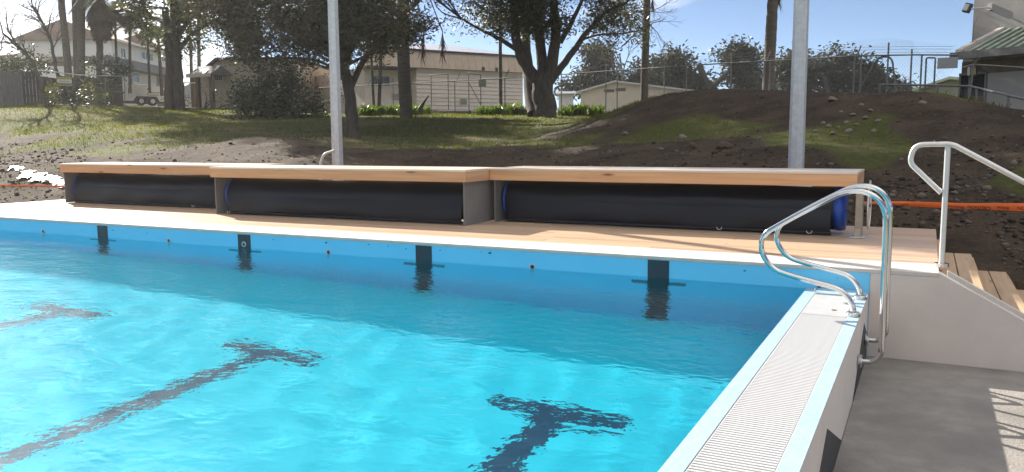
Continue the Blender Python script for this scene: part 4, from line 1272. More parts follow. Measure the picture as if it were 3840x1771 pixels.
# --- grey fence panels far left and dark boards carrying the shade beside the palms
fr = random.Random(4)
for i, (a, b, c, mt, lb) in enumerate(((-60, 18, 268, 'fence_grey', 'narrow end panel of the grey board fence at the far left'), (19, 97, 274, 'fence_grey', 'wide grey board fence panel at the left'), (98, 150, 268, 'fence_dark', 'dark boards standing in for the dark gap beside the grey fence panel'))):
    h = Site('board_fence', a, 46.5, b, 46.5, 2.9, lb, 'fence', 'fence panels on the left bank')
    zt = h.xz((a+b)/2, c)[1]
    n = max(4, int(h.len/0.14))
    for k in range(n):
        MB().box(h.len*k/n+0.004, h.len*(k+1)/n-0.004, 0.0, 0.022, -0.5, zt+fr.uniform(-0.015, 0.015)).build('board', M[mt], h.e)
    for z in (0.4, zt-0.3): MB().box(0, h.len, 0.023, 0.07, z, z+0.08).build('rail', M[mt], h.e)
for i, (a, b, lb) in enumerate(((152, 235, 'dark board fence stretch behind the sign board'), (236, 318, 'dark board fence stretch behind the tall palm cluster'), (319, 394, 'dark board fence stretch behind the skirted palm'))):
    h = Site('board_fence', a, 49.5+i*2, b, 51.5+i*2, 2.9, lb, 'fence', 'fence panels on the left bank')
    zt = h.xz((a+b)/2, 292)[1]
    n = int(h.len/0.14)
    for k in range(n):
        MB().box(h.len*k/n+0.004, h.len*(k+1)/n-0.004, 0.0, 0.022, -0.5, zt+fr.uniform(-0.02, 0.02)).build('board', M['fence_dark'], h.e)
    MB().box(0, h.len, 0.023, 0.07, zt-0.4, zt-0.32).build('rail', M['fence_dark'], h.e)
h = Site('dark_screen', 395, 56, 472, 57, 2.9, 'dark mesh screen left of the trailer', 'screen')
MB().box(0, h.len, 0, 0.05, -0.5, h.xz(430, 287)[1]).build('screen_cloth', M['fence_dark'], h.e)
for z in (h.xz(430, 287)[1], h.xz(430, 345)[1]): MB().cyl((-0.1, -0.03, z), (h.len+.1, -0.03, z), 0.025, 6).build('pipe', M['galv_dark'], h.e)

# --- yellow and white sign board under the palms
h = Site('sign_board', 211, 45, 270, 45, 2.8, 'small yellow and white sign board leaning among the shrubs under the palms', 'sign')
xa, zb_ = h.xz(215, 323); xb, zt_ = h.xz(268, 290)
for (u0, u1, mt) in ((0.0, 0.27, 'yellow'), (0.28, 0.62, 'white'), (0.63, 1.0, 'yellow')):
    MB().box(xa+0.02*u0, xb, -0.03, 0.0, zt_+(zb_-zt_)*u1, zt_+(zb_-zt_)*u0).build('strip', M[mt], h.e)
MB().box(xa+0.08, xb-0.06, -0.034, -0.0305, zt_+(zb_-zt_)*0.50, zt_+(zb_-zt_)*0.42).build('printed_line', M['galv_dark'], h.e)
for k in range(6):
    MB().box(xa+0.06+k*0.11, xa+0.13+k*0.11, -0.034, -0.0305, zt_+(zb_-zt_)*0.92, zt_+(zb_-zt_)*0.72).build('printed_letter', M['galv_dark'], h.e)
for x in (xa+0.1, xb-0.1): MB().box(x-0.03, x+0.03, 0.001, 0.05, -0.6, zt_-0.05).build('leg', M['post_timber'], h.e)

# --- chain-link fence along the back
FP = [(1195, 46.5), (1530, 42.6), (1951, 38), (2360, 34.3), (2760, 30.8), (3211, 27.2), (3420, 26.2), (3590, 25.4)]
RY = [(1195, 330), (1530, 313), (1951, 291), (2360, 261), (2760, 235), (3211, 210), (3420, 206), (3590, 207)]
def fdist(px): return float(np.interp(px, [a for a, _ in FP], [b for _, b in FP]))
def frow(px): return float(np.interp(px, [a for a, _ in RY], [b for _, b in RY]))
fence = empty('chain_link_fence', tuple(on(1951, 38)), label='tall galvanised chain-link fence running along the back of the bank', cat='fence')
FO = np.array(fence.location)
def fpt(px, row=None): 
    p = at(px, frow(px) if row is None else row, fdist(px))
    return Vector(p-FO)
MB().tube([fpt(px) for px, _ in FP], 0.022, 8).build('top_rail', M['galv_dark'], fence)
def post(px, top=None, r=0.025, par=None):
    t_ = fpt(px, top) if top else fpt(px)
    w_ = t_+Vector(FO)
    b = Vector((t_.x, t_.y, gz(w_.x, w_.y)-0.2-FO[2]))
    MB().tube([b, t_], r, 8).build('post', M['galv_dark'], par or fence)
for px, tp in ((1240, None), (1473, 292), (1535, None), (1705, None), (1893, None), (2105, 268), (2273, 225), (2315, None), (2492, 217), (2575, None), (2743, 200), (2868, 226), (2888, None), (3205, None), (3230, None), (3333, 160), (3420, 185), (3457, 208)):
    post(px, tp)
for px, dx, up in ((1380, 17, 33), (1540, 12, 30), (1712, 14, 32), (1895, 12, 32), (2590, 12, 34), (2874, 17, 36), (3216, 13, 40)):
    MB().tube([fpt(px), fpt(px+dx, frow(px)-up)], 0.018, 6).build('barb_arm', M['galv_dark'], fence)
for dr_ in (10, 22, 32):
    MB().tube([fpt(px+12, frow(px)-dr_) for px in np.linspace(2480, 3560, 12)], 0.004, 4).build('barbed_wire', M['galv_dark'], fence)
MB().tube([fpt(1473, 312), fpt(1620, 317)], 0.02, 6).build('brace_rail', M['galv_dark'], fence)
# woven wire: real diagonal wires between ground and rail
def weave():
    mm_v = []; mm_f = []
    pxs = np.linspace(1195, 3590, 900)
    pts = np.array([fpt(p)[:] for p in pxs])
    seg = np.hypot(np.diff(pts[:, 0]), np.diff(pts[:, 1]))
    s = np.concatenate([[0], np.cumsum(seg)])
    tot = s[-1]
    gpx = np.array([gz(q[0]+FO[0], q[1]+FO[1])-FO[2] for q in pts[::10]])
    bot = np.interp(s, s[::10][:len(gpx)], gpx)
    top = pts[:, 2].copy()
    ext = np.interp(pxs, [2480, 2600, 3330, 3420, 3560], [0, 0.25, 0.50, 0.4, 0.28])
    top = top+ext
    step = 0.085
    w = 0.0038
    def P(u):
        return np.interp(u, s, pts[:, 0]), np.interp(u, s, pts[:, 1])
    for sg in (1, -1):
        for u0 in np.arange(-3.5, tot+3.5, step):
            # the wire climbs at 55 degrees from the ground up
            zz = np.linspace(-0.2, 3.4, 7)
            us = u0+sg*zz*0.7
            b0 = np.interp(np.clip(us, 0, tot), s, bot); t0 = np.interp(np.clip(us, 0, tot), s, top)
            za = float(np.interp(np.clip(u0, 0, tot), s, bot))+zz
            ok = (us >= 0) & (us <= tot) & (za <= t0+0.3)
            run = [i for i in range(7) if ok[i]]
            if len(run) < 2: continue
            i0, i1 = run[0], run[-1]
            q = []
            for i in (i0, i1):
                x, y = P(us[i])
                q.append((x, y, min(za[i], t0[i])))
            n = len(mm_v)
            mm_v.extend([(q[0][0], q[0][1], q[0][2]-w), (q[1][0], q[1][1], q[1][2]-w), (q[1][0], q[1][1], q[1][2]+w), (q[0][0], q[0][1], q[0][2]+w)])
            mm_f.append((n, n+1, n+2, n+3))
    return np.array(mm_v), np.array(mm_f)
V_, F_ = weave()
wm = mesh_np('woven_wire', V_, F_, M['galv_dark'], fence, kind='stuff')
# gates standing in the fence line
def gate(name, pxa, pxb, ya, yb, label, mid=None, diag=False, off=-0.25):
    da = fdist(pxa)+off
    h = Site(name, pxa, da, pxb, fdist(pxb)+off, gz(*at(pxa, 500, da)[:2]), label, 'gate', 'pipe gates in the wire fence')
    x0, z1 = h.xz(pxa, ya[0]); x1, z1b = h.xz(pxb, ya[1])
    z0 = max(-0.1, h.xz(pxa, yb)[1])
    f = fillet([(x0, 0, z0), (x0, 0, z1), (x1, 0, z1b), (x1, 0, z0)], 0.05, 4)
    MB().tube(f, 0.024, 8, up=(0, 1, 0)).build('gate_frame', M['galv_dark'], h.e)
    MB().cyl((x0, 0, z0+0.02), (x1, 0, z0+0.02), 0.02, 8).build('bottom_rail', M['galv_dark'], h.e)
    if mid:
        z = h.xz(pxa, mid)[1]; MB().cyl((x0, 0, z), (x1, 0, z), 0.018, 8).build('mid_rail', M['galv_dark'], h.e)
    if diag: MB().cyl((x0, -0.01, z1-0.45), (x1, -0.01, z0+0.3), 0.02, 8).build('brace', M['galv_dark'], h.e)
    return h
gate('pipe_gate', 1616, 1680, (282, 278), 416, 'tall empty pipe gate in front of the hall, left of two', 372)
g2 = gate('pipe_gate', 1757, 1802, (272, 280), 418, 'braced pipe gate carrying a blank white sign before the hall', 372, True)
g3 = gate('pipe_gate', 3474, 3508, (217, 217), 362, 'round-cornered pipe gate beside the grey building', 330)
def sign(name, px0, px1, y0, y1, d, label):
    h = Site(name, px0, d, px1, d, 0, None, None)
    a = at((px0+px1)/2, (y0+y1)/2, d)
    w = (px1-px0)*d/CAM_F/2; hh = (y1-y0)*d/CAM_F/2
    MB().box(-w, w, -0.008, 0.008, -hh, hh, 0.003).build(name, mat('sign_back', (0.30, 0.29, 0.285), (0.26, 0.255, 0.25), 4, 0.6), loc=tuple(a), rz=h.ang, label=label, cat='sign')
sign('blank_sign', 1795, 1823, 299, 325, fdist(1800)-0.35, 'small blank grey sign on the gate in front of the hall')
sign('blank_sign', 3524, 3583, 219, 254, 25.0, 'blank grey sign fixed to the fence next to the grey building')
# bent pipe arch behind the heap
MB().tube(fillet([fpt(3207, 365), fpt(3293, 214), fpt(3345, 212), fpt(3362, 370)], 0.35, 6), 0.03, 8).build('pipe_arch', M['galv_dark'], None, loc=tuple(FO), label='bent galvanised pipe arch standing behind the spoil heap', cat='pipe')

# --- ramp handrails in front of the grey building
h = Site('ramp_handrail', 3300, 23, 3640, 21.5, 1.2, 'galvanised two-rail handrail along the ramp to the grey building', 'handrail')
def rp(px, py, d): return Vector(at(px, py, d))-Vector(h.o)
hro = h.e; hro.rotation_euler = (0, 0, 0)
top = [(3300, 318, 23), (3500, 320, 22), (3640, 324, 21.4), (3740, 348, 19), (3850, 374, 16.8), (4000, 410, 14.5)]
midr = [(3510, 382, 22), (3640, 391, 21.4), (3740, 416, 19), (3850, 441, 16.8), (4000, 480, 14.5)]
MB().tube([rp(*q) for q in top], 0.024, 8).build('top_rail', M['galv_dark'], hro)
MB().tube([rp(*q) for q in midr], 0.022, 8).build('mid_rail', M['galv_dark'], hro)
for (px, y0, y1, d) in ((3300, 318, 400, 23), (3518, 321, 420, 21.9), (3662, 330, 470, 20.8), (3783, 358, 490, 18.1)):
    MB().tube([rp(px-3, y1, d), rp(px, y0, d)], 0.024, 8).build('post', M['galv_dark'], hro)
h = Site('bent_pipe_frame', 3630, 24.6, 3840, 24.3, 1.2, 'thin pipe frame leaning in front of the grey building wall', 'pipe')
hro = h.e; hro.rotation_euler = (0, 0, 0)
MB().tube([rp(3626, 430, 24.6), rp(3645, 300, 24.6), rp(3650, 243, 24.6)], 0.022, 8).build('upright', M['galv_dark'], hro)
MB().tube([rp(3650, 243, 24.6), rp(3678, 212, 24.5)], 0.018, 8).build('stay', M['galv_dark'], hro)
MB().tube([rp(3610, 254, 24.6), rp(3650, 242, 24.6), rp(3840, 254, 24.3)], 0.02, 8).build('cross_pipe', M['galv_dark'], hro)

# --- low pipe fence on the left bank
h = Site('pipe_fence', 150, 44, 470, 47, 2.8, 'low pipe fence crossing in front of the palms on the left', 'fence')
hro = h.e; hro.rotation_euler = (0, 0, 0)
MB().tube([rp(130, 262, 44), rp(300, 282, 45), rp(470, 287, 47)], 0.022, 6).build('top_rail', M['galv'], hro)
MB().tube([rp(200, 392, 44), rp(350, 400, 45)], 0.03, 6).build('bottom_rail', M['galv'], hro)
for px in (150, 260, 395, 468): MB().tube([rp(px, 405, 45.2), rp(px, 275, 45.2)], 0.022, 6).build('post', M['galv_dark'], hro)
h = Site('white_rail', 690, 50, 735, 50, 2.6, 'short white horizontal rail between the palm trunks and the kiosk', 'rail')
hro = h.e; hro.rotation_euler = (0, 0, 0)
MB().tube([rp(676, 309, 50), rp(733, 312, 50)], 0.03, 6).build('bar', M['white'], hro)
MB().tube([rp(690, 309, 50), rp(690, 420, 50)], 0.03, 6).build('post', M['galv_dark'], hro)
# timber edging in front of the flower bed
a, b = at(1400, 421, 40.5), at(1760, 419, 40)
h = Site('garden_edging', 1400, 40.5, 1770, 40, 2.3, 'low grey timber edging along the front of the leafy bed', 'edging')
for k in range(3):
    za = gz(*at(1500+100*k, 500, 40.3)[:2])-2.3
    MB().box(h.len*k/3+0.02, h.len*(k+1)/3-0.02, 0, 0.08, za-0.05, za+0.10+0.02*k).build('sleeper', M['fence_grey'], h.e)
# thin leaning stakes on the left bank
h = Site('leaning_stakes', 330, 43, 350, 43, 2.8, 'two thin stakes leaning against each other under the palms', 'stake')
hro = h.e; hro.rotation_euler = (0, 0, 0)
MB().tube([rp(352, 400, 43), rp(330, 325, 43.2)], 0.025, 6).build('stake', M['post_timber'], hro)
MB().tube([rp(345, 400, 42.9), rp(326, 322, 43.2)], 0.025, 6).build('stake', M['post_timber'], hro)

# --- galvanised light poles
def light_pole(pxb, pxt, d, label, w0, w1):
    b = on(pxb, d)
    Ht = 9.0
    p = empty('light_pole', (b.x, b.y, b.z-0.1), label=label, cat='light pole', group='galvanised light poles behind the benches')
    n = 8
    V = []
    for z, r in ((0.0, w0/2), (Ht, w1/2)):
        for k in range(n):
            a = 2*math.pi*(k+0.5)/n+CAM_YAW+0.12
            V.append((r*math.cos(a), r*math.sin(a), z))
    F_ = [(k, (k+1) % n, (k+1) % n+n, k+n) for k in range(n)]+[tuple(range(n, 2*n))]
    MB().add(V, F_).build('shaft', M['galv'], p)
    MB().box(-0.24, 0.24, -0.24, 0.24, -0.15, 0.105, 0.01).build('base_plate', M['galv'], p)
    for k in range(2):
        a = 0.6*(2*k-1)
        MB().box(-0.25+0.7*k-0.1, 0.15+0.7*k-0.1, -0.15, 0.15, Ht+0.001, Ht+0.12, 0.01).build('lamp_head', M['galv_dark'], p)
    return p
lp = light_pole(1264, 1248, 15.2, 'slim octagonal steel light pole left of the leaning dark trunk', 0.215, 0.15)
bp0 = lp.location
M['conduit'] = mat('white_conduit', (0.5, 0.5, 0.47), (0.44, 0.44, 0.42), 4, 0.5)
def cvt(px, py, d): return tuple(Vector(at(px, py, d))-bp0)
MB().tube(fillet([cvt(1201, 690, 15.1), cvt(1202, 612, 15.1), cvt(1215, 578, 15.1), cvt(1252, 566, 15.1)], 0.12, 6), 0.024, 8).build('conduit', M['conduit'], lp)
MB().tube([cvt(1284, 690, 15.1), cvt(1284, 600, 15.1)], 0.012, 6).build('earth_strap', M['galv'], lp)
light_pole(2988, 3003, 12.4, 'thick octagonal steel light pole rising behind the right-hand bench', 0.225, 0.165)

# --- orange caution tape behind the deck
def tape(name, pts, w, label, texts):
    t = empty(name, tuple(pts[0]), label=label, cat='tape')
    o = Vector(pts[0])
    V = []; F_ = []
    P = [Vector(p)-o for p in pts]
    # resample
    Q = []
    for i in range(len(P)-1):
        for k in range(10): Q.append(P[i].lerp(P[i+1], k/10))
    Q.append(P[-1])
    rows_ = ((0.5, 0.03), (0.15, -0.004), (-0.45, 0.004), (-0.5, 0.012))
    for i, q in enumerate(Q):
        tw = 0.10*math.sin(i*0.35)
        wi = w*min(1.0, 0.35+0.9*i/len(Q)*2)*(0.88+0.12*math.sin(i*0.21))
        for u, y in rows_: V.append((q.x, q.y+y*0.4+tw*u*wi, q.z+u*wi))
    n = len(rows_)
    for i in range(len(Q)-1):
        for k in range(n-1): F_.append((i*n+k, (i+1)*n+k, (i+1)*n+k+1, i*n+k+1))
    MB().add(V, F_, True).build('ribbon', M['orange'], t)
    e_ = P[-1]
    MB().box(e_.x-0.02, e_.x+0.02, e_.y-0.02, e_.y+0.02, gz(e_.x+o.x, e_.y+o.y)-0.3-o.z, e_.z+0.25).build('end_stake', M['post_timber'], t)
    for txt, u, s in texts:
        i = int(u*(len(Q)-1)); q = Q[i]; q2 = Q[min(i+2, len(Q)-1)]
        cu = bpy.data.curves.new('print', 'FONT'); cu.body = txt; cu.size = s; cu.align_x = 'CENTER'; cu.align_y = 'CENTER'; cu.extrude = 0.0004
        to = bpy.data.objects.new('tmp', cu); COL.objects.link(to)
        me = bpy.data.meshes.new_from_object(to.evaluated_get(bpy.context.evaluated_depsgraph_get()))
        bpy.data.objects.remove(to)
        me.materials.clear(); me.materials.append(M['ink'])
        ang = math.atan2(q2.y-q.y, q2.x-q.x)
        inst('printed_word', me, t, (q.x, q.y-0.02, q.z-0.010), (math.pi/2, math.pi, ang), (1.15, 1, 1))
    return t
tape('caution_tape', [at(3240, 761, 11.0), at(3400, 765, 10.9), at(3600, 773, 10.6), at(3720, 775, 10.4), at(3860, 778, 10.2), at(4200, 778, 9.8)], 0.085, 'orange caution tape stretched across the soil to the right of the benches', (('CAUTION', 0.175, 0.045), ('Watermain', 0.385, 0.045), ('CAUTION', 0.52, 0.052), ('Below', 0.66, 0.045), ('CAUTION', 0.8, 0.05)))
tape('caution_tape', [at(-200, 690, 19.8), at(60, 697, 19.2), at(160, 697, 18.9), at(260, 701, 18.5), at(300, 704, 18.3)], 0.045, 'orange tape lying low over the mud left of the benches', ())
# ------------------------------------------------------------------ trees, palms and shrubs
M['bark'] = mat('grey_brown_bark', (0.06, 0.048, 0.039), (0.105, 0.085, 0.07), 3, 0.9, 0.8, 7, stretch=(3, 3, 0.8), bdist=0.05)
M['bark_far'] = mat('distant_bark', (0.07, 0.06, 0.052), (0.10, 0.085, 0.075), 2, 0.9)
M['bark_palm'] = mat('ringed_palm_bark', (0.12, 0.098, 0.08), (0.075, 0.062, 0.052), 4, 0.9, 0.6, 9, stretch=(0.6, 0.6, 5), bdist=0.04)
M['leaf_dark'] = leafmat('dark_conifer_leaf', (0.045, 0.043, 0.027), (0.10, 0.092, 0.055), 0.30, 0.6, 0.8)
M['leaf_mid'] = leafmat('mid_green_leaf', (0.042, 0.052, 0.02), (0.11, 0.118, 0.042), 0.42, 0.45, 0.7)
M['leaf_gum'] = leafmat('olive_leaf', (0.042, 0.045, 0.025), (0.10, 0.10, 0.055), 0.34, 0.4, 0.7)
M['leaf_far'] = leafmat('distant_leaf', (0.016, 0.020, 0.014), (0.048, 0.054, 0.034), 0.22, 0.6, 0.25)
M['leaf_shrub'] = leafmat('dark_shrub_leaf', (0.014, 0.024, 0.010), (0.045, 0.062, 0.022), 0.25, 0.4, 1.5)
M['leaf_strap'] = leafmat('strap_leaf', (0.05, 0.085, 0.02), (0.13, 0.17, 0.05), 0.45, 0.3, 2.0)
M['frond'] = leafmat('palm_frond', (0.035, 0.042, 0.018), (0.085, 0.085, 0.035), 0.3, 0.5, 1.0)
M['dead'] = leafmat('dead_frond', (0.075, 0.05, 0.034), (0.15, 0.10, 0.07), 0.3, 0.7, 1.0)

def n3(P, seed, f):
    r = np.random.default_rng(seed)
    z = np.zeros(len(P))
    for o in range(3):
        for j in range(4):
            k = r.normal(size=3); k = k/np.linalg.norm(k)*f*2**o
            z += 0.6**o*np.sin(P@k+r.random()*6.28)
    return z/2.6

def leaves(C, rng, m, spread, ln, wd, droop=0.3):
    """m leaves round every cluster centre: rhombic blades"""
    n = len(C)*m
    P = np.repeat(C, m, 0)+rng.normal(0, 1, (n, 3))*spread
    d = rng.normal(0, 1, (n, 3)); d[:, 2] = d[:, 2]*0.6-droop
    d /= np.linalg.norm(d, axis=1, keepdims=True)
    s = np.cross(d, rng.normal(0, 1, (n, 3))); s /= np.linalg.norm(s, axis=1, keepdims=True)+1e-9
    l = (ln*rng.uniform(0.6, 1.3, n))[:, None]; w = (wd*rng.uniform(0.6, 1.3, n))[:, None]
    V = np.stack([P-d*l*0.5, P+s*w*0.5, P+d*l*0.5, P-s*w*0.5], 1).reshape(-1, 3)
    return V, np.arange(n*4).reshape(n, 4)

def blobpts(blobs, d0, rng, per_m3, thr, seed, f):
    """cluster centres inside ellipsoids given in picture columns, rows and radii at distance d"""
    out = []
    ctr = []
    for b in blobs:
        px, py, rx, ry = b[:4]
        dd = d0+(b[4] if len(b) > 4 else 0)
        k = dd/CAM_F
        c = at(px, py, dd)
        R3 = np.array([rx*k, max(rx, ry)*k*0.85, ry*k])
        vol = 4.19*R3.prod()
        n = max(6, int(vol*per_m3))
        u = rng.normal(size=(n, 3)); u /= np.linalg.norm(u, axis=1, keepdims=True)
        r = rng.random(n)**(1/2.2)
        q = u*r[:, None]*R3
        loc = np.stack([q[:, 0]*_R0[0]-q[:, 1]*_R0[1], q[:, 0]*_R0[1]+q[:, 1]*_R0[0], q[:, 2]], -1)
        pts = c+loc
        out.append(pts[n3(pts, seed, f) > thr]); ctr.append(c)
    return np.concatenate(out), ctr

def limb(m, pts, r0, r1, seg=8, wob=0.0, rng=None):
    P = [Vector(p) for p in pts]
    Q = []
    for i in range(len(P)-1):
        p0, p1, p2, p3 = P[max(i-1, 0)], P[i], P[i+1], P[min(i+2, len(P)-1)]
        for k in range(4):
            s = k/4
            Q.append(0.5*((2*p1)+(p2-p0)*s+(2*p0-5*p1+4*p2-p3)*s*s+(3*p1-p0-3*p2+p3)*s**3))
    Q.append(P[-1])
    if rng is not None:
        Q = [q+Vector(rng.normal(0, wob, 3)) if 0 < i < len(Q)-1 else q for i, q in enumerate(Q)]
    n = len(Q)
    m.tube(Q, [r0+(r1-r0)*i/(n-1) for i in range(n)], seg)
    return Q

def tree(name, label, d, trunks, blobs, leaf, bark, per_m3, m, spread, ln, wd, thr=-0.1, seed=1, twigs=40, tw_r=0.02, droop=0.3, group=None, base=None, f=1.0):
    """trunks: list of (pixel path, radius start, radius end[, distance offset])"""
    rng = np.random.default_rng(seed)
    b0 = at(*trunks[0][0][0], d)
    t = empty(name, tuple(b0), label=label, cat='tree', group=group)
    O = Vector(b0)
    mb = MB()
    nodes = []
    for tr in trunks:
        off = tr[3] if len(tr) > 3 else 0
        pts = []
        for i, q in enumerate(tr[0]):
            dd = d+off*(i/(max(1, len(tr[0])-1)))+(q[2] if len(q) > 2 else 0)
            pts.append(Vector(at(q[0], q[1], dd))-O)
        if tr is trunks[0]:
            pts[0].z -= 0.35
        Q = limb(mb, pts, tr[1], tr[2], 10, tr[1]*0.06, rng)
        nodes += [Vector(q)+O for q in Q[len(Q)//3:]]
    C, ctr = blobpts(blobs, d, rng, per_m3, thr, seed, f)
    nd = np.array([list(q) for q in nodes])
    sel = rng.choice(len(C), min(twigs, len(C)), replace=False)
    for i in sel:
        c = C[i]
        j = int(np.argmin(((nd-c)**2).sum(1)+rng.random(len(nd))*2))
        a = nd[j]
        mid = (a*0.45+c*0.55)+rng.normal(0, 0.12, 3)*np.linalg.norm(c-a)
        limb(mb, [Vector(a)-O, Vector(mid)-O, Vector(c)-O], tw_r*2.0, tw_r*0.4, 5)
    mb.build('trunk', bark, t)
    V, F_ = leaves(C, rng, m, spread, ln, wd, droop)
    mesh_np('crown', V-np.array(b0), F_, leaf, t)
    return t

# big feathery tree in the middle; unseen upper blobs added to shade the bank
T1 = [(1150, 50, 250, 150), (985, 110, 170, 110, 1.5), (1340, 90, 190, 150, -1), (880, 30, 150, 100, 2), (1490, 40, 150, 120, 1), (1610, 20, 120, 90, 2), (1230, -150, 400, 170), (1260, 210, 110, 65, -1), (1080, 190, 150, 80, 1), (950, 190, 110, 60, 1), (1400, 160, 110, 70), (1180, 130, 160, 110, -1), (1030, 240, 90, 40, 0.5), (1300, 270, 50, 40), (1460, 130, 120, 60, 0.5), (1570, 110, 90, 45, 1), (800, -60, 160, 110, 3), (1500, -200, 260, 130, 1), (1000, -280, 300, 150, 1), (1300, -400, 350, 140), (1650, -60, 130, 90, 1.5), (1100, -480, 320, 140), (1400, -570, 300, 150), (1180, -690, 320, 150, 2), (1000, -800, 300, 140, 4), (1650, -390, 220, 130, -3)]
tree('feathery_tree', 'large dark feathery tree with a leaning trunk right of the slim light pole', 24,
     [([(1325, 520), (1318, 440), (1312, 370), (1300, 290), (1285, 200), (1280, 90), (1270, -40), (1250, -250)], 0.19, 0.09), ([(1312, 330), (1350, 250), (1400, 170), (1470, 90), (1560, 20)], 0.11, 0.03, 1.5), ([(1300, 270), (1230, 180), (1130, 110), (1000, 60), (880, 20)], 0.12, 0.03, 2), ([(1295, 240), (1330, 120), (1360, -20), (1400, -180)], 0.10, 0.03, -1), ([(1290, 300), (1220, 240), (1120, 215)], 0.06, 0.02, 1), ([(1310, 240), (1400, 200), (1480, 205)], 0.05, 0.015, 0.5)],
     T1, M['leaf_dark'], M['bark'], 58, 13, 0.15, 0.16, 0.045, -0.22, 3, 190, 0.014, 0.35, f=2.2)
# forked tree; unseen upper and forward blobs added to shade the heap
T2 = [(1870, 20, 170, 90), (2110, 30, 180, 110), (2250, 90, 120, 75, 1), (2010, -110, 330, 110), (1770, 80, 90, 55, 2), (2180, 165, 60, 40), (2330, 40, 100, 70, 2), (2010, 80, 110, 60, 1), (1820, -120, 220, 100), (2250, -120, 230, 110), (2050, -260, 300, 110), (2400, 130, 60, 60, 3), (2050, -450, 460, 190), (1780, -270, 250, 140), (2360, -270, 270, 150), (2520, -190, 170, 100, -1), (1600, -180, 160, 110), (2080, 120, 90, 60, 0.5), (1900, 90, 90, 50, 1), (1700, -400, 320, 170, -3), (1950, -290, 280, 150, -5), (2150, -170, 220, 110, -7), (2360, -240, 240, 130, -9), (1480, -500, 280, 140, -1), (1680, -150, 150, 100, -2), (2580, -330, 200, 130, -10), (2080, -420, 260, 150, -9), (1800, -560, 300, 150, -6), (1560, -650, 300, 130, -3), (2450, -440, 240, 140, -12), (1800, -140, 170, 80, -2), (1560, -320, 230, 130, 0), (1960, -150, 150, 80, -4), (1570, -190, 200, 110, -3), (1400, -310, 220, 120, 0), (1270, -430, 220, 120, 3), (1960, 50, 80, 60), (2150, 110, 90, 60), (2060, 15, 120, 70), (1840, 95, 90, 50, 1), (2265, 150, 60, 40, 1), (2180, 60, 110, 70, -1)]
tree('forked_tree', 'stout tree forking low into several limbs before the hall corner', 33,
     [([(2050, 448), (2042, 400), (2035, 350), (2040, 300)], 0.50, 0.40), ([(2035, 330), (1985, 260), (1945, 190), (1930, 100), (1925, -30), (1915, -180)], 0.27, 0.12, 0.5), ([(2040, 310), (2030, 200), (2020, 90), (2015, -60), (2000, -220)], 0.25, 0.11, 1), ([(2045, 310), (2075, 210), (2085, 110), (2075, -20), (2085, -200)], 0.27, 0.11, -0.5), ([(2055, 320), (2105, 250), (2160, 180), (2210, 110), (2270, 50), (2350, 10)], 0.17, 0.05, 0.5), ([(1955, 200), (1880, 150), (1800, 110), (1730, 70)], 0.11, 0.03, 1.5), ([(2100, 160), (2140, 90), (2180, 10), (2220, -100)], 0.12, 0.04), ([(2180, 150), (2250, 130), (2340, 125), (2420, 110)], 0.05, 0.015, 2), ([(2000, 430), (1985, 330), (1975, 200), (1965, 60), (1960, -60)], 0.26, 0.18, 4)],
     T2, M['leaf_gum'], M['bark'], 28, 14, 0.20, 0.17, 0.06, -0.25, 8, 190, 0.018, 0.25, f=1.6)
# broad-leaved tree over the kiosk; unseen upper blobs added to shade left bank
T3 = [(640, 100, 90, 80), (760, 80, 140, 90), (885, 100, 120, 85, -2), (700, -60, 260, 110), (800, 180, 80, 40, -1), (600, 170, 50, 40), (900, -80, 200, 90), (560, 10, 90, 60), (930, 190, 60, 40, -3), (820, 130, 150, 90), (700, 130, 110, 80), (620, 60, 110, 80), (560, 110, 50, 50), (740, -230, 300, 150), (560, -130, 200, 110), (960, -220, 220, 120), (760, -400, 260, 120), (450, -150, 150, 100, -4), (380, -290, 200, 120, -2), (560, -320, 200, 120, -5), (860, 165, 110, 60, -1), (785, 165, 70, 45), (940, 120, 90, 80, -2)]
tree('broad_tree', 'green broad-leaved tree on two thick trunks between trailer and kiosk', 46,
     [([(672, 420), (668, 330), (664, 250), (660, 160), (655, 40), (650, -80)], 0.30, 0.22), ([(632, 415), (634, 320), (636, 240), (630, 150), (620, 30)], 0.24, 0.17), ([(662, 200), (730, 120), (820, 70)], 0.14, 0.05), ([(660, 150), (740, 40), (860, 0)], 0.14, 0.05)],
     T3, M['leaf_mid'], M['bark'], 13, 14, 0.28, 0.22, 0.09, -0.28, 12, 110, 0.025, 0.2, f=1.2)
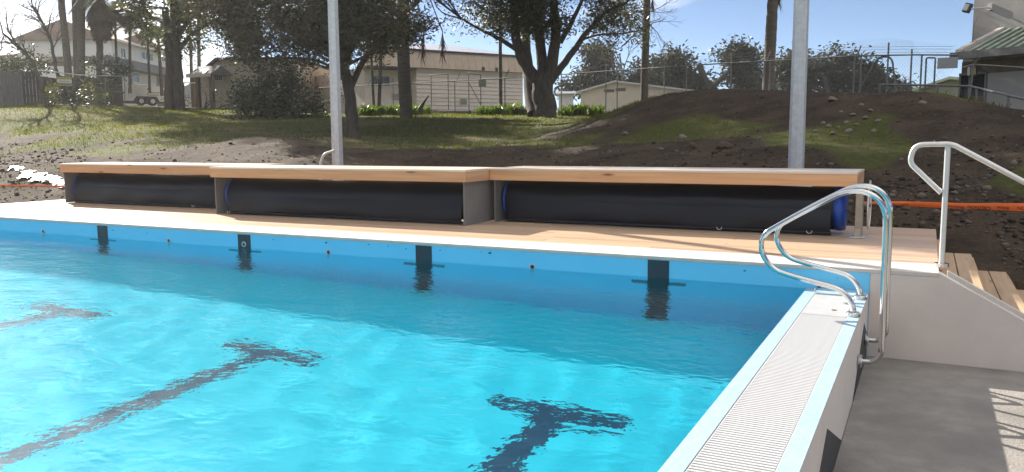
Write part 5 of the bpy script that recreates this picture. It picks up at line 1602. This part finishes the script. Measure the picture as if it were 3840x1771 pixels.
# distant trees on the right
FG = 'distant trees beyond the fence'
tree('distant_tree', 'tall ragged dark tree just left of the thin palm trunk', 85, [([(2240, 375), (2238, 300), (2235, 220), (2230, 170)], 0.5, 0.2), ([(2238, 290), (2290, 240), (2300, 200)], 0.2, 0.08)],
     [(2230, 190, 55, 40), (2265, 215, 50, 40), (2215, 255, 45, 40), (2285, 250, 40, 30), (2240, 310, 75, 45), (2180, 310, 45, 35), (2300, 300, 50, 40), (2130, 330, 50, 30)], M['leaf_far'], M['bark_far'], 7, 13, 0.45, 0.5, 0.22, -0.32, 21, 40, 0.05, 0.1, FG, f=0.9)
tree('distant_tree', 'wide flat-topped tree right of the thin palm, its crown split in two', 82, [([(2652, 375), (2650, 330), (2640, 290), (2620, 240)], 0.6, 0.25), ([(2655, 340), (2700, 300), (2760, 240)], 0.35, 0.12), ([(2645, 300), (2590, 270), (2530, 250)], 0.25, 0.1)],
     [(2600, 175, 55, 22), (2635, 190, 75, 35), (2560, 195, 40, 28), (2490, 240, 55, 32), (2570, 240, 80, 40), (2680, 215, 70, 35), (2775, 190, 52, 30), (2800, 220, 45, 30), (2740, 225, 60, 30), (2530, 300, 80, 40), (2630, 300, 70, 35), (2750, 290, 60, 40), (2820, 300, 50, 50), (2590, 340, 90, 22)], M['leaf_far'], M['bark_far'], 9, 14, 0.4, 0.48, 0.22, -0.32, 22, 70, 0.06, 0.05, FG, f=0.9)
tree('distant_tree', 'broad flat-topped tree behind the thick light pole and wire fence', 76, [([(3105, 380), (3105, 340), (3090, 300), (3060, 250)], 0.55, 0.2), ([(3105, 350), (3160, 300), (3210, 260)], 0.3, 0.1), ([(3100, 350), (3020, 310), (2960, 290)], 0.25, 0.1)],
     [(3035, 190, 36, 28), (3080, 210, 60, 30), (3020, 235, 80, 40), (3160, 225, 60, 35), (3190, 250, 60, 35), (2940, 270, 50, 35), (3100, 270, 110, 40), (3230, 275, 60, 40), (3290, 290, 45, 45), (2980, 320, 70, 40), (3180, 310, 90, 35), (3290, 330, 60, 30), (3080, 345, 80, 22)], M['leaf_far'], M['bark_far'], 9, 14, 0.4, 0.45, 0.2, -0.32, 23, 60, 0.05, 0.05, FG, f=0.9)
tree('distant_tree', 'low rounded tree crowding against the thin palm trunk on the right', 86, [([(2450, 375), (2452, 320), (2455, 280)], 0.4, 0.2)],
     [(2440, 250, 50, 30), (2470, 275, 50, 35), (2400, 290, 45, 35), (2380, 250, 25, 20), (2440, 320, 70, 35), (2350, 320, 50, 30)], M['leaf_far'], M['bark_far'], 8, 12, 0.42, 0.5, 0.2, -0.32, 24, 30, 0.05, 0.05, FG, f=0.9)
tree('distant_tree', 'small tuft of foliage peeping past the palm next to the thick pole', 90, [([(2860, 375), (2862, 300), (2870, 220)], 0.25, 0.1)],
     [(2870, 205, 32, 18), (2855, 300, 40, 40), (2880, 330, 40, 30)], M['leaf_far'], M['bark_far'], 8, 12, 0.4, 0.45, 0.2, -0.32, 25, 16, 0.05, 0.05, FG, f=0.9)
tree('distant_tree', 'low line of foliage behind the fence posts beside the pipe arch', 95, [([(3420, 375), (3420, 330)], 0.25, 0.1)],
     [(3370, 320, 35, 20), (3400, 335, 40, 16), (3330, 335, 40, 16)], M['leaf_far'], M['bark_far'], 8, 12, 0.4, 0.45, 0.2, -0.32, 26, 8, 0.05, 0.05, FG, f=0.9)

# bare winter trees
def bare(name, label, d, starts, depth, seed, r0, spreadang=0.5, fork=3):
    rng = np.random.default_rng(seed)
    b0 = Vector(at(*starts[0][0][0], d))
    t = empty(name, tuple(b0), label=label, cat='tree', group='bare winter trees')
    main = MB(); tw = MB()
    def grow(p, v, L, r, lev):
        v = v.normalized()
        q = p+v*L*0.5+Vector(rng.normal(0, 0.06*L, 3)); e = q+(v+Vector(rng.normal(0, 0.18, 3))).normalized()*L*0.5
        (main if lev < 2 else tw).tube([p, q, e], [r, r*0.8, r*0.62], 5, cap=False)
        if lev >= depth: return
        for k in range(fork if lev < depth-1 else fork+1):
            nv = v+Vector(rng.normal(0, spreadang, 3)); nv.z += 0.10
            s = rng.uniform(0.3, 1)
            grow(p.lerp(q, s*2) if s < 0.5 else q.lerp(e, s*2-1), nv, L*rng.uniform(0.5, 0.78), r*0.55, lev+1)
    for path, rr in starts:
        P = [Vector(at(a, b, d))-b0 for a, b in path]
        if path is starts[0][0]: P[0].z -= 0.4
        Q = limb(main, P, rr, rr*0.45, 6, 0.02, rng)
        for i in range(len(Q)//3, len(Q)):
            if rng.random() < 0.6:
                v = (Q[min(i+1, len(Q)-1)]-Q[i-1]).normalized()+Vector(rng.normal(0, 0.6, 3))
                grow(Q[i], v, r0*rng.uniform(0.6, 1.1), rr*0.35, 1)
    main.build('trunk', M['bark_far'], t)
    tw.build('twigs', M['bark_far'], t)
bare('bare_tree', 'bare pale-barked tree leaning left at the far left edge', 44, [([(172, 395), (150, 300), (110, 220), (60, 165), (10, 125)], 0.09), ([(110, 220), (90, 180), (92, 150)], 0.04), ([(60, 165), (35, 120), (22, 70)], 0.04)], 3, 3, 1.0)
bare('bare_tree', 'bare tree with fine upright twigs left of the palm trunks', 46, [([(222, 290), (205, 235), (195, 170), (175, 110), (150, 70), (118, 20)], 0.085), ([(185, 140), (160, 100), (135, 70)], 0.04), ([(178, 115), (190, 70), (200, 30)], 0.035)], 3, 5, 1.0)
bare('bare_tree', 'small bare tree between the distant tree and the thin palm', 80, [([(2335, 370), (2335, 300), (2330, 250), (2325, 200)], 0.14), ([(2333, 280), (2350, 230), (2362, 195)], 0.07), ([(2332, 260), (2310, 220), (2300, 190)], 0.07)], 3, 7, 1.8)
bare('bare_tree', 'sparse bare crown hanging over the thin palm near the sky', 36, [([(2330, 140), (2400, 110), (2450, 90), (2490, 70)], 0.03), ([(2380, 60), (2430, 90), (2470, 130)], 0.025), ([(2400, 40), (2450, 40), (2500, 10)], 0.025)], 3, 9, 0.75)

# palms
def frond_set(mb, c, n, L, rng, el0, el1, dw=0.09, leafn=22, az=None, droop=1.0):
    for i in range(n):
        a = rng.random()*6.28 if az is None else az+rng.normal(0, 0.5)
        el = rng.uniform(el0, el1)
        l = L*rng.uniform(0.8, 1.15)
        pts = []
        p = Vector(c); v = Vector((math.cos(a)*math.cos(el), math.sin(a)*math.cos(el), math.sin(el)))
        for k in range(9):
            pts.append(p.copy()); p = p+v*l/8; v = (v+Vector((0, 0, -0.17*droop))).normalized()
        mb.tube(pts, [0.02*(1-k/9)+0.004 for k in range(9)], 4, cap=False)
        sd_ = v.cross(Vector((0, 0, 1)))
        sd_ = sd_.normalized() if sd_.length > 1e-3 else Vector((1, 0, 0))
        for k in range(leafn):
            s = 0.15+0.85*k/leafn
            x = s*8; j = min(int(x), 7); q = pts[j].lerp(pts[j+1] if j+1 < 9 else pts[j], x-j)
            t_ = (pts[min(j+1, 8)]-pts[max(j-1, 0)]).normalized()
            for sg in (-1, 1):
                ll = l*0.32*math.sin(math.pi*(0.15+0.8*s))
                e = q+(sd_*sg*0.8+t_*0.6+Vector((0, 0, -0.35*droop))).normalized()*ll
                w = t_*dw*0.5
                mb.add([q-w, q+w, e], [(0, 1, 2)])
def palm(label, d, path, r0, r1, crown=None, seed=1, skirt=0, hang=(), group='palms along the bank', frl=2.2, nfr=16):
    rng = np.random.default_rng(seed)
    b0 = Vector(at(*path[0], d))
    t = empty('palm_tree', tuple(b0), label=label, cat='palm', group=group)
    P = [Vector(at(a, b, d))-b0 for a, b in path]
    P[0].z -= 0.5
    mb = MB()
    Q = []
    for i in range(len(P)-1):
        n = max(6, int((P[i+1]-P[i]).length/0.22))
        for k in range(n): Q.append(P[i].lerp(P[i+1], k/n))
    Q.append(P[-1])
    n = len(Q)
    mb.tube(Q, [(r0+(r1-r0)*i/(n-1))*(1.0+0.05*(i % 2)+rng.normal(0, 0.015)) for i in range(n)], 12)
    mb.build('trunk', M['bark_palm'], t)
    top = Q[-1]
    if crown:
        cm = MB(); frond_set(cm, top, nfr, frl, rng, -0.1, 1.2)
        cm.build('crown', M['frond'], t)
    if skirt:
        sm_ = MB(); 
        for k in range(skirt):
            z = rng.uniform(0, 1)
            c = top-Vector((0, 0, 1.7*z))
            frond_set(sm_, c, 1, 1.5*(1-0.35*z), rng, -1.2, -0.55, 0.14, 12, droop=0.6)
        sm_.build('dead_skirt', M['dead'], t)
    for (pa, pb, dd) in hang:
        hm = MB()
        a_, b_ = Vector(at(*pa, dd))-b0, Vector(at(*pb, dd))-b0
        hm.tube([top, (top+a_)*0.5+Vector((0, 0, 0.6)), a_], 0.025, 5)
        for k in range(46):
            s = rng.random(); q = a_.lerp(b_, s*0.55)
            e = q+Vector((rng.normal(0, 0.11), rng.normal(0, 0.11), -(a_-b_).length*rng.uniform(0.3, 0.5)))
            w = Vector((0.018, 0, 0))
            hm.add([q-w, q+w, e], [(0, 1, 2)])
        hm.build('hanging_dead_frond', M['dead'], t)
    return t
palm('leaning palm trunk, first from the left of the tall cluster', 55, [(256, 400), (258, 300), (246, 150), (232, 30), (222, -120)], 0.22, 0.17, True, 1)
palm('slender palm trunk second in the tall cluster on the left', 56, [(288, 400), (285, 200), (278, 0), (274, -140)], 0.17, 0.13, True, 2)
palm('thickest straight palm trunk of the tall cluster on the left', 54, [(302, 405), (303, 200), (305, 0), (306, -180)], 0.23, 0.20, True, 3)
palm('short palm wearing a thick skirt of dead fronds', 54, [(374, 400), (374, 250), (375, 60), (375, -10)], 0.19, 0.17, True, 4, 170)
palm('thin palm with arching fronds in front of the house corner', 57, [(440, 320), (436, 200), (430, 55)], 0.09, 0.06, True, 5, frl=1.9, nfr=20)
palm('thin straight palm crossing the upper wall of the white house', 57, [(486, 320), (487, 200), (487, 95)], 0.095, 0.075, True, 6, frl=1.9, nfr=24)
palm('thin palm crossing the windows of the white house', 58, [(560, 320), (556, 200), (550, 75)], 0.085, 0.06, True, 7, frl=1.7, nfr=18)
palm('pale young palm trunk right of the white house windows', 57, [(606, 330), (600, 240), (592, 130)], 0.11, 0.08, True, 8, frl=1.7, nfr=20)
palm('thin palm trunk rising behind the left post of the kiosk', 60, [(718, 330), (716, 200), (712, 60)], 0.12, 0.09, True, 9, frl=2.0)
palm('palm trunk rising just above the kiosk roof', 60, [(746, 290), (746, 200), (744, 60)], 0.13, 0.10, True, 10, frl=2.0)
palm('thin dark palm left of two in the leafy bed by the hall', 39, [(1404, 405), (1398, 330), (1393, 220), (1385, 80)], 0.065, 0.05, True, 11, frl=1.3, nfr=10)
palm('thin pale leaning palm right of two in the leafy bed by the hall', 38.5, [(1418, 405), (1424, 330), (1428, 220), (1430, 60)], 0.085, 0.065, True, 12, frl=1.3, nfr=10)
palm('thick ringed palm trunk standing before the hall window', 35, [(1524, 420), (1520, 360), (1515, 280), (1512, 150), (1512, 0), (1512, -160)], 0.27, 0.235, True, 13, hang=(((1588, 120), (1580, 275), 33), ((1660, 120), (1658, 262), 34)), frl=2.6, nfr=22)
palm('very thin palm trunk in front of the right end of the hall', 39, [(1878, 400), (1876, 200), (1878, 0), (1880, -200)], 0.085, 0.07, True, 14)
palm('tall thin palm trunk rising alone from behind the spoil heap', 40, [(2416, 380), (2418, 250), (2424, 80), (2428, -60), (2432, -170)], 0.19, 0.16, True, 15, hang=(((2445, -20), (2452, 60), 40),))
palm('tall stout palm trunk close left of the thick light pole', 36, [(2878, 380), (2882, 300), (2890, 150), (2898, 0), (2905, -150)], 0.245, 0.20, True, 16, hang=(((2925, -60), (2916, 60), 36),))

# shrubs
def shrub(name, label, d, blobs, leaf, per, m, spread, ln, wd, seed, thr=-0.3, group=None, px0=None, f=1.6):
    rng = np.random.default_rng(seed)
    px0 = px0 or blobs[0][0]
    b0 = on(px0, d)
    t = empty(name, tuple(b0), label=label, cat='shrub', group=group)
    C, ctr = blobpts(blobs, d, rng, per, thr, seed, f)
    mb = MB()
    for c in ctr:
        limb(mb, [Vector((0, 0, -0.1)), (Vector(c)-b0)*0.5+Vector(rng.normal(0, 0.1, 3)), Vector(c)-b0], 0.05, 0.015, 5)
    mb.build('stems', M['bark_far'], t)
    V, F_ = leaves(C, rng, m, spread, ln, wd, 0.05)
    mesh_np('foliage', V-np.array(b0), F_, leaf, t)
shrub('dark_shrub', 'large dense dark shrub left of the leaning feathery tree', 37, [(960, 375, 80, 70), (1060, 350, 100, 85), (1140, 385, 80, 60), (900, 405, 60, 40), (1040, 410, 150, 40), (1190, 425, 50, 25), (990, 300, 50, 40), (1100, 300, 50, 35)], M['leaf_shrub'], 60, 13, 0.17, 0.15, 0.07, 31, -0.25, f=2.5)
shrub('leafy_shrub', 'upright glossy shrub at the left shoulder of the dark shrub', 39, [(905, 340, 30, 50), (890, 380, 40, 40), (920, 300, 18, 25)], M['leaf_shrub'], 70, 11, 0.14, 0.15, 0.06, 32, -0.2)
LG = 'shrubs under the left palms'
shrub('leafy_shrub', 'bright-edged shrub right under the yellow and white sign', 44, [(190, 360, 30, 30), (205, 340, 25, 25), (178, 378, 22, 14)], M['leaf_mid'], 64, 10, 0.15, 0.15, 0.06, 33, -0.2, LG)
shrub('leafy_shrub', 'dark low shrub at the foot of the thickest palm', 44, [(285, 365, 30, 26), (310, 375, 30, 20), (255, 370, 30, 24)], M['leaf_shrub'], 64, 10, 0.15, 0.15, 0.06, 34, -0.3, LG)
shrub('leafy_shrub', 'tall climbing shrub with pale leaves beside the thickest palm', 45, [(335, 270, 16, 45), (330, 320, 22, 40), (340, 365, 30, 30)], M['leaf_mid'], 51, 10, 0.16, 0.15, 0.06, 35, -0.15, LG)
shrub('leafy_shrub', 'rounded shrub between the skirted palm and the dark screen', 46, [(395, 365, 28, 26), (375, 380, 30, 18)], M['leaf_mid'], 51, 10, 0.16, 0.15, 0.06, 36, -0.15, LG)
shrub('leafy_shrub', 'wide dark hedge mass behind the skirted palm', 50, [(390, 250, 50, 30), (440, 255, 50, 32), (360, 300, 40, 50), (410, 310, 40, 40), (470, 265, 25, 20)], M['leaf_shrub'], 28, 11, 0.2, 0.18, 0.08, 37, -0.25, LG)
shrub('leafy_shrub', 'ragged hedge showing above the grey fence panels', 49, [(40, 245, 70, 22), (130, 225, 50, 32), (90, 255, 80, 22), (170, 250, 30, 30), (-40, 245, 60, 25)], M['leaf_shrub'], 25, 11, 0.22, 0.18, 0.08, 38, -0.05, LG)
shrub('leafy_shrub', 'dark bush around the feet of the two thick trunks', 47, [(690, 375, 24, 30), (640, 385, 30, 22)], M['leaf_shrub'], 51, 10, 0.16, 0.14, 0.06, 39, -0.2)
shrub('leafy_shrub', 'straggly reddish shrub in front of the kiosk posts', 49, [(770, 350, 20, 40), (800, 375, 30, 25), (830, 385, 30, 22), (860, 390, 35, 20)], M['leaf_mid'], 28, 9, 0.18, 0.13, 0.05, 40, 0.0)
shrub('leafy_shrub', 'low grey-green shrub under the left part of the hall', 41, [(1275, 360, 30, 40), (1240, 400, 40, 25)], M['leaf_gum'], 38, 10, 0.16, 0.16, 0.05, 41, -0.1)

# strappy-leaved clumps
def clump(label, px, d, w, h, n, seed):
    rng = np.random.default_rng(seed)
    b0 = on(px, d)
    rx = w*d/CAM_F/2; hh = h*d/CAM_F
    V = []; F_ = []
    for i in range(n):
        a = rng.random()*6.28; r = math.sqrt(rng.random())
        bx, by = rx*r*math.cos(a), 0.55*r*math.sin(a)
        az = rng.random()*6.28; L = hh*rng.uniform(0.7, 1.35); lean = rng.uniform(0.15, 0.8)
        gzv = gz(b0.x+bx*_R0[0]-by*_R0[1], b0.y+bx*_R0[1]+by*_R0[0])-b0.z if i % 12 == 0 else (gzv if i else 0)
        p = Vector((bx*_R0[0]-by*_R0[1], bx*_R0[1]+by*_R0[0], gzv-0.03)); out = Vector((math.cos(az), math.sin(az), 0)); sd_ = Vector((-out.y, out.x, 0))*0.026*rng.uniform(0.7, 1.4)
        n0 = len(V)
        for k, s in enumerate((0, 0.4, 0.75, 1.0)):
            q = p+out*L*lean*s*s+Vector((0, 0, L*(s-0.35*lean*s**3)))
            wd = (1, 1.15, 0.8, 0.05)[k]
            V += [q-sd_*wd, q+sd_*wd]
        F_ += [(n0+2*k, n0+2*k+1, n0+2*k+3, n0+2*k+2) for k in range(3)]
    t = empty('strappy_plant', tuple(b0), label=label, cat='plant', group='strappy clumps along the garden bed')
    mesh_np('leaves', V, F_, M['leaf_strap'], t)
for i, (px, d, w, h_, n, lb) in enumerate(((1370, 38, 60, 40, 150, 'strappy green clump nearest the leaning feathery tree'), (1425, 38.5, 60, 36, 150, 'strappy clump at the feet of the two thin palms'), (1480, 38, 60, 36, 160, 'strappy clump left of the thick ringed palm'), (1535, 37.5, 60, 40, 170, 'strappy clump hiding the foot of the thick ringed palm'), (1590, 38.5, 56, 34, 150, 'strappy clump at the right end of the bed before the gate'),
        (1815, 37, 60, 36, 150, 'dark strappy clump right of the braced gate'), (1870, 37, 70, 40, 170, 'strappy clump at the foot of the very thin palm'), (1930, 36.5, 70, 46, 180, 'broad strappy clump left of the forked tree base'), (1985, 36, 50, 40, 130, 'strappy clump touching the left side of the forked trunk'),
        (2120, 34.5, 50, 36, 130, 'strappy clump close right of the forked trunk'), (2170, 35, 60, 44, 160, 'leafy strappy clump right of the forked tree'), (2235, 35, 60, 36, 150, 'strappy clump beside the left foot of the spoil heap'))):
    clump(lb, px, d, w, h_, n, 60+i)
# a few dry logs and a stump in the bed
b = on(2010, 34)
MB().tube([(-0.9, -0.2, 0.30), (0.0, 0.0, 0.16), (0.55, 0.15, 0.08)], [0.05, 0.06, 0.05], 8).build('fallen_branch', M['bark'], loc=tuple(b), rz=CAM_YAW, label='fallen branch lying against the foot of the forked tree', cat='branch')
b = on(1625-50, 37.2)
MB().tube([(0, 0, -0.1), (0.05, 0, 0.3), (0.25, 0.02, 0.62), (0.42, 0.02, 0.85)], [0.13, 0.10, 0.05, 0.035], 8).build('cut_stump', M['bark'], loc=tuple(b), rz=CAM_YAW, label='crooked cut stump poking out of the bed before the gate', cat='stump')
# ------------------------------------------------------------------ thin bright haze in the air
hz_m = bpy.data.materials.new('haze'); hz_m.use_nodes = True
ht = hz_m.node_tree; ht.nodes.clear()
ho = ht.nodes.new('ShaderNodeOutputMaterial'); hv = ht.nodes.new('ShaderNodeVolumePrincipled')
hv.inputs['Color'].default_value = (0.95, 0.95, 0.95, 1)
hv.inputs['Density'].default_value = 0.00045
hv.inputs['Anisotropy'].default_value = 0.5
ht.links.new(hv.outputs[0], ho.inputs['Volume'])
MB().box(-420, 420, -420, 420, -6, 26).build('haze', hz_m, kind='stuff', label='thin bright haze in the air over the whole place')
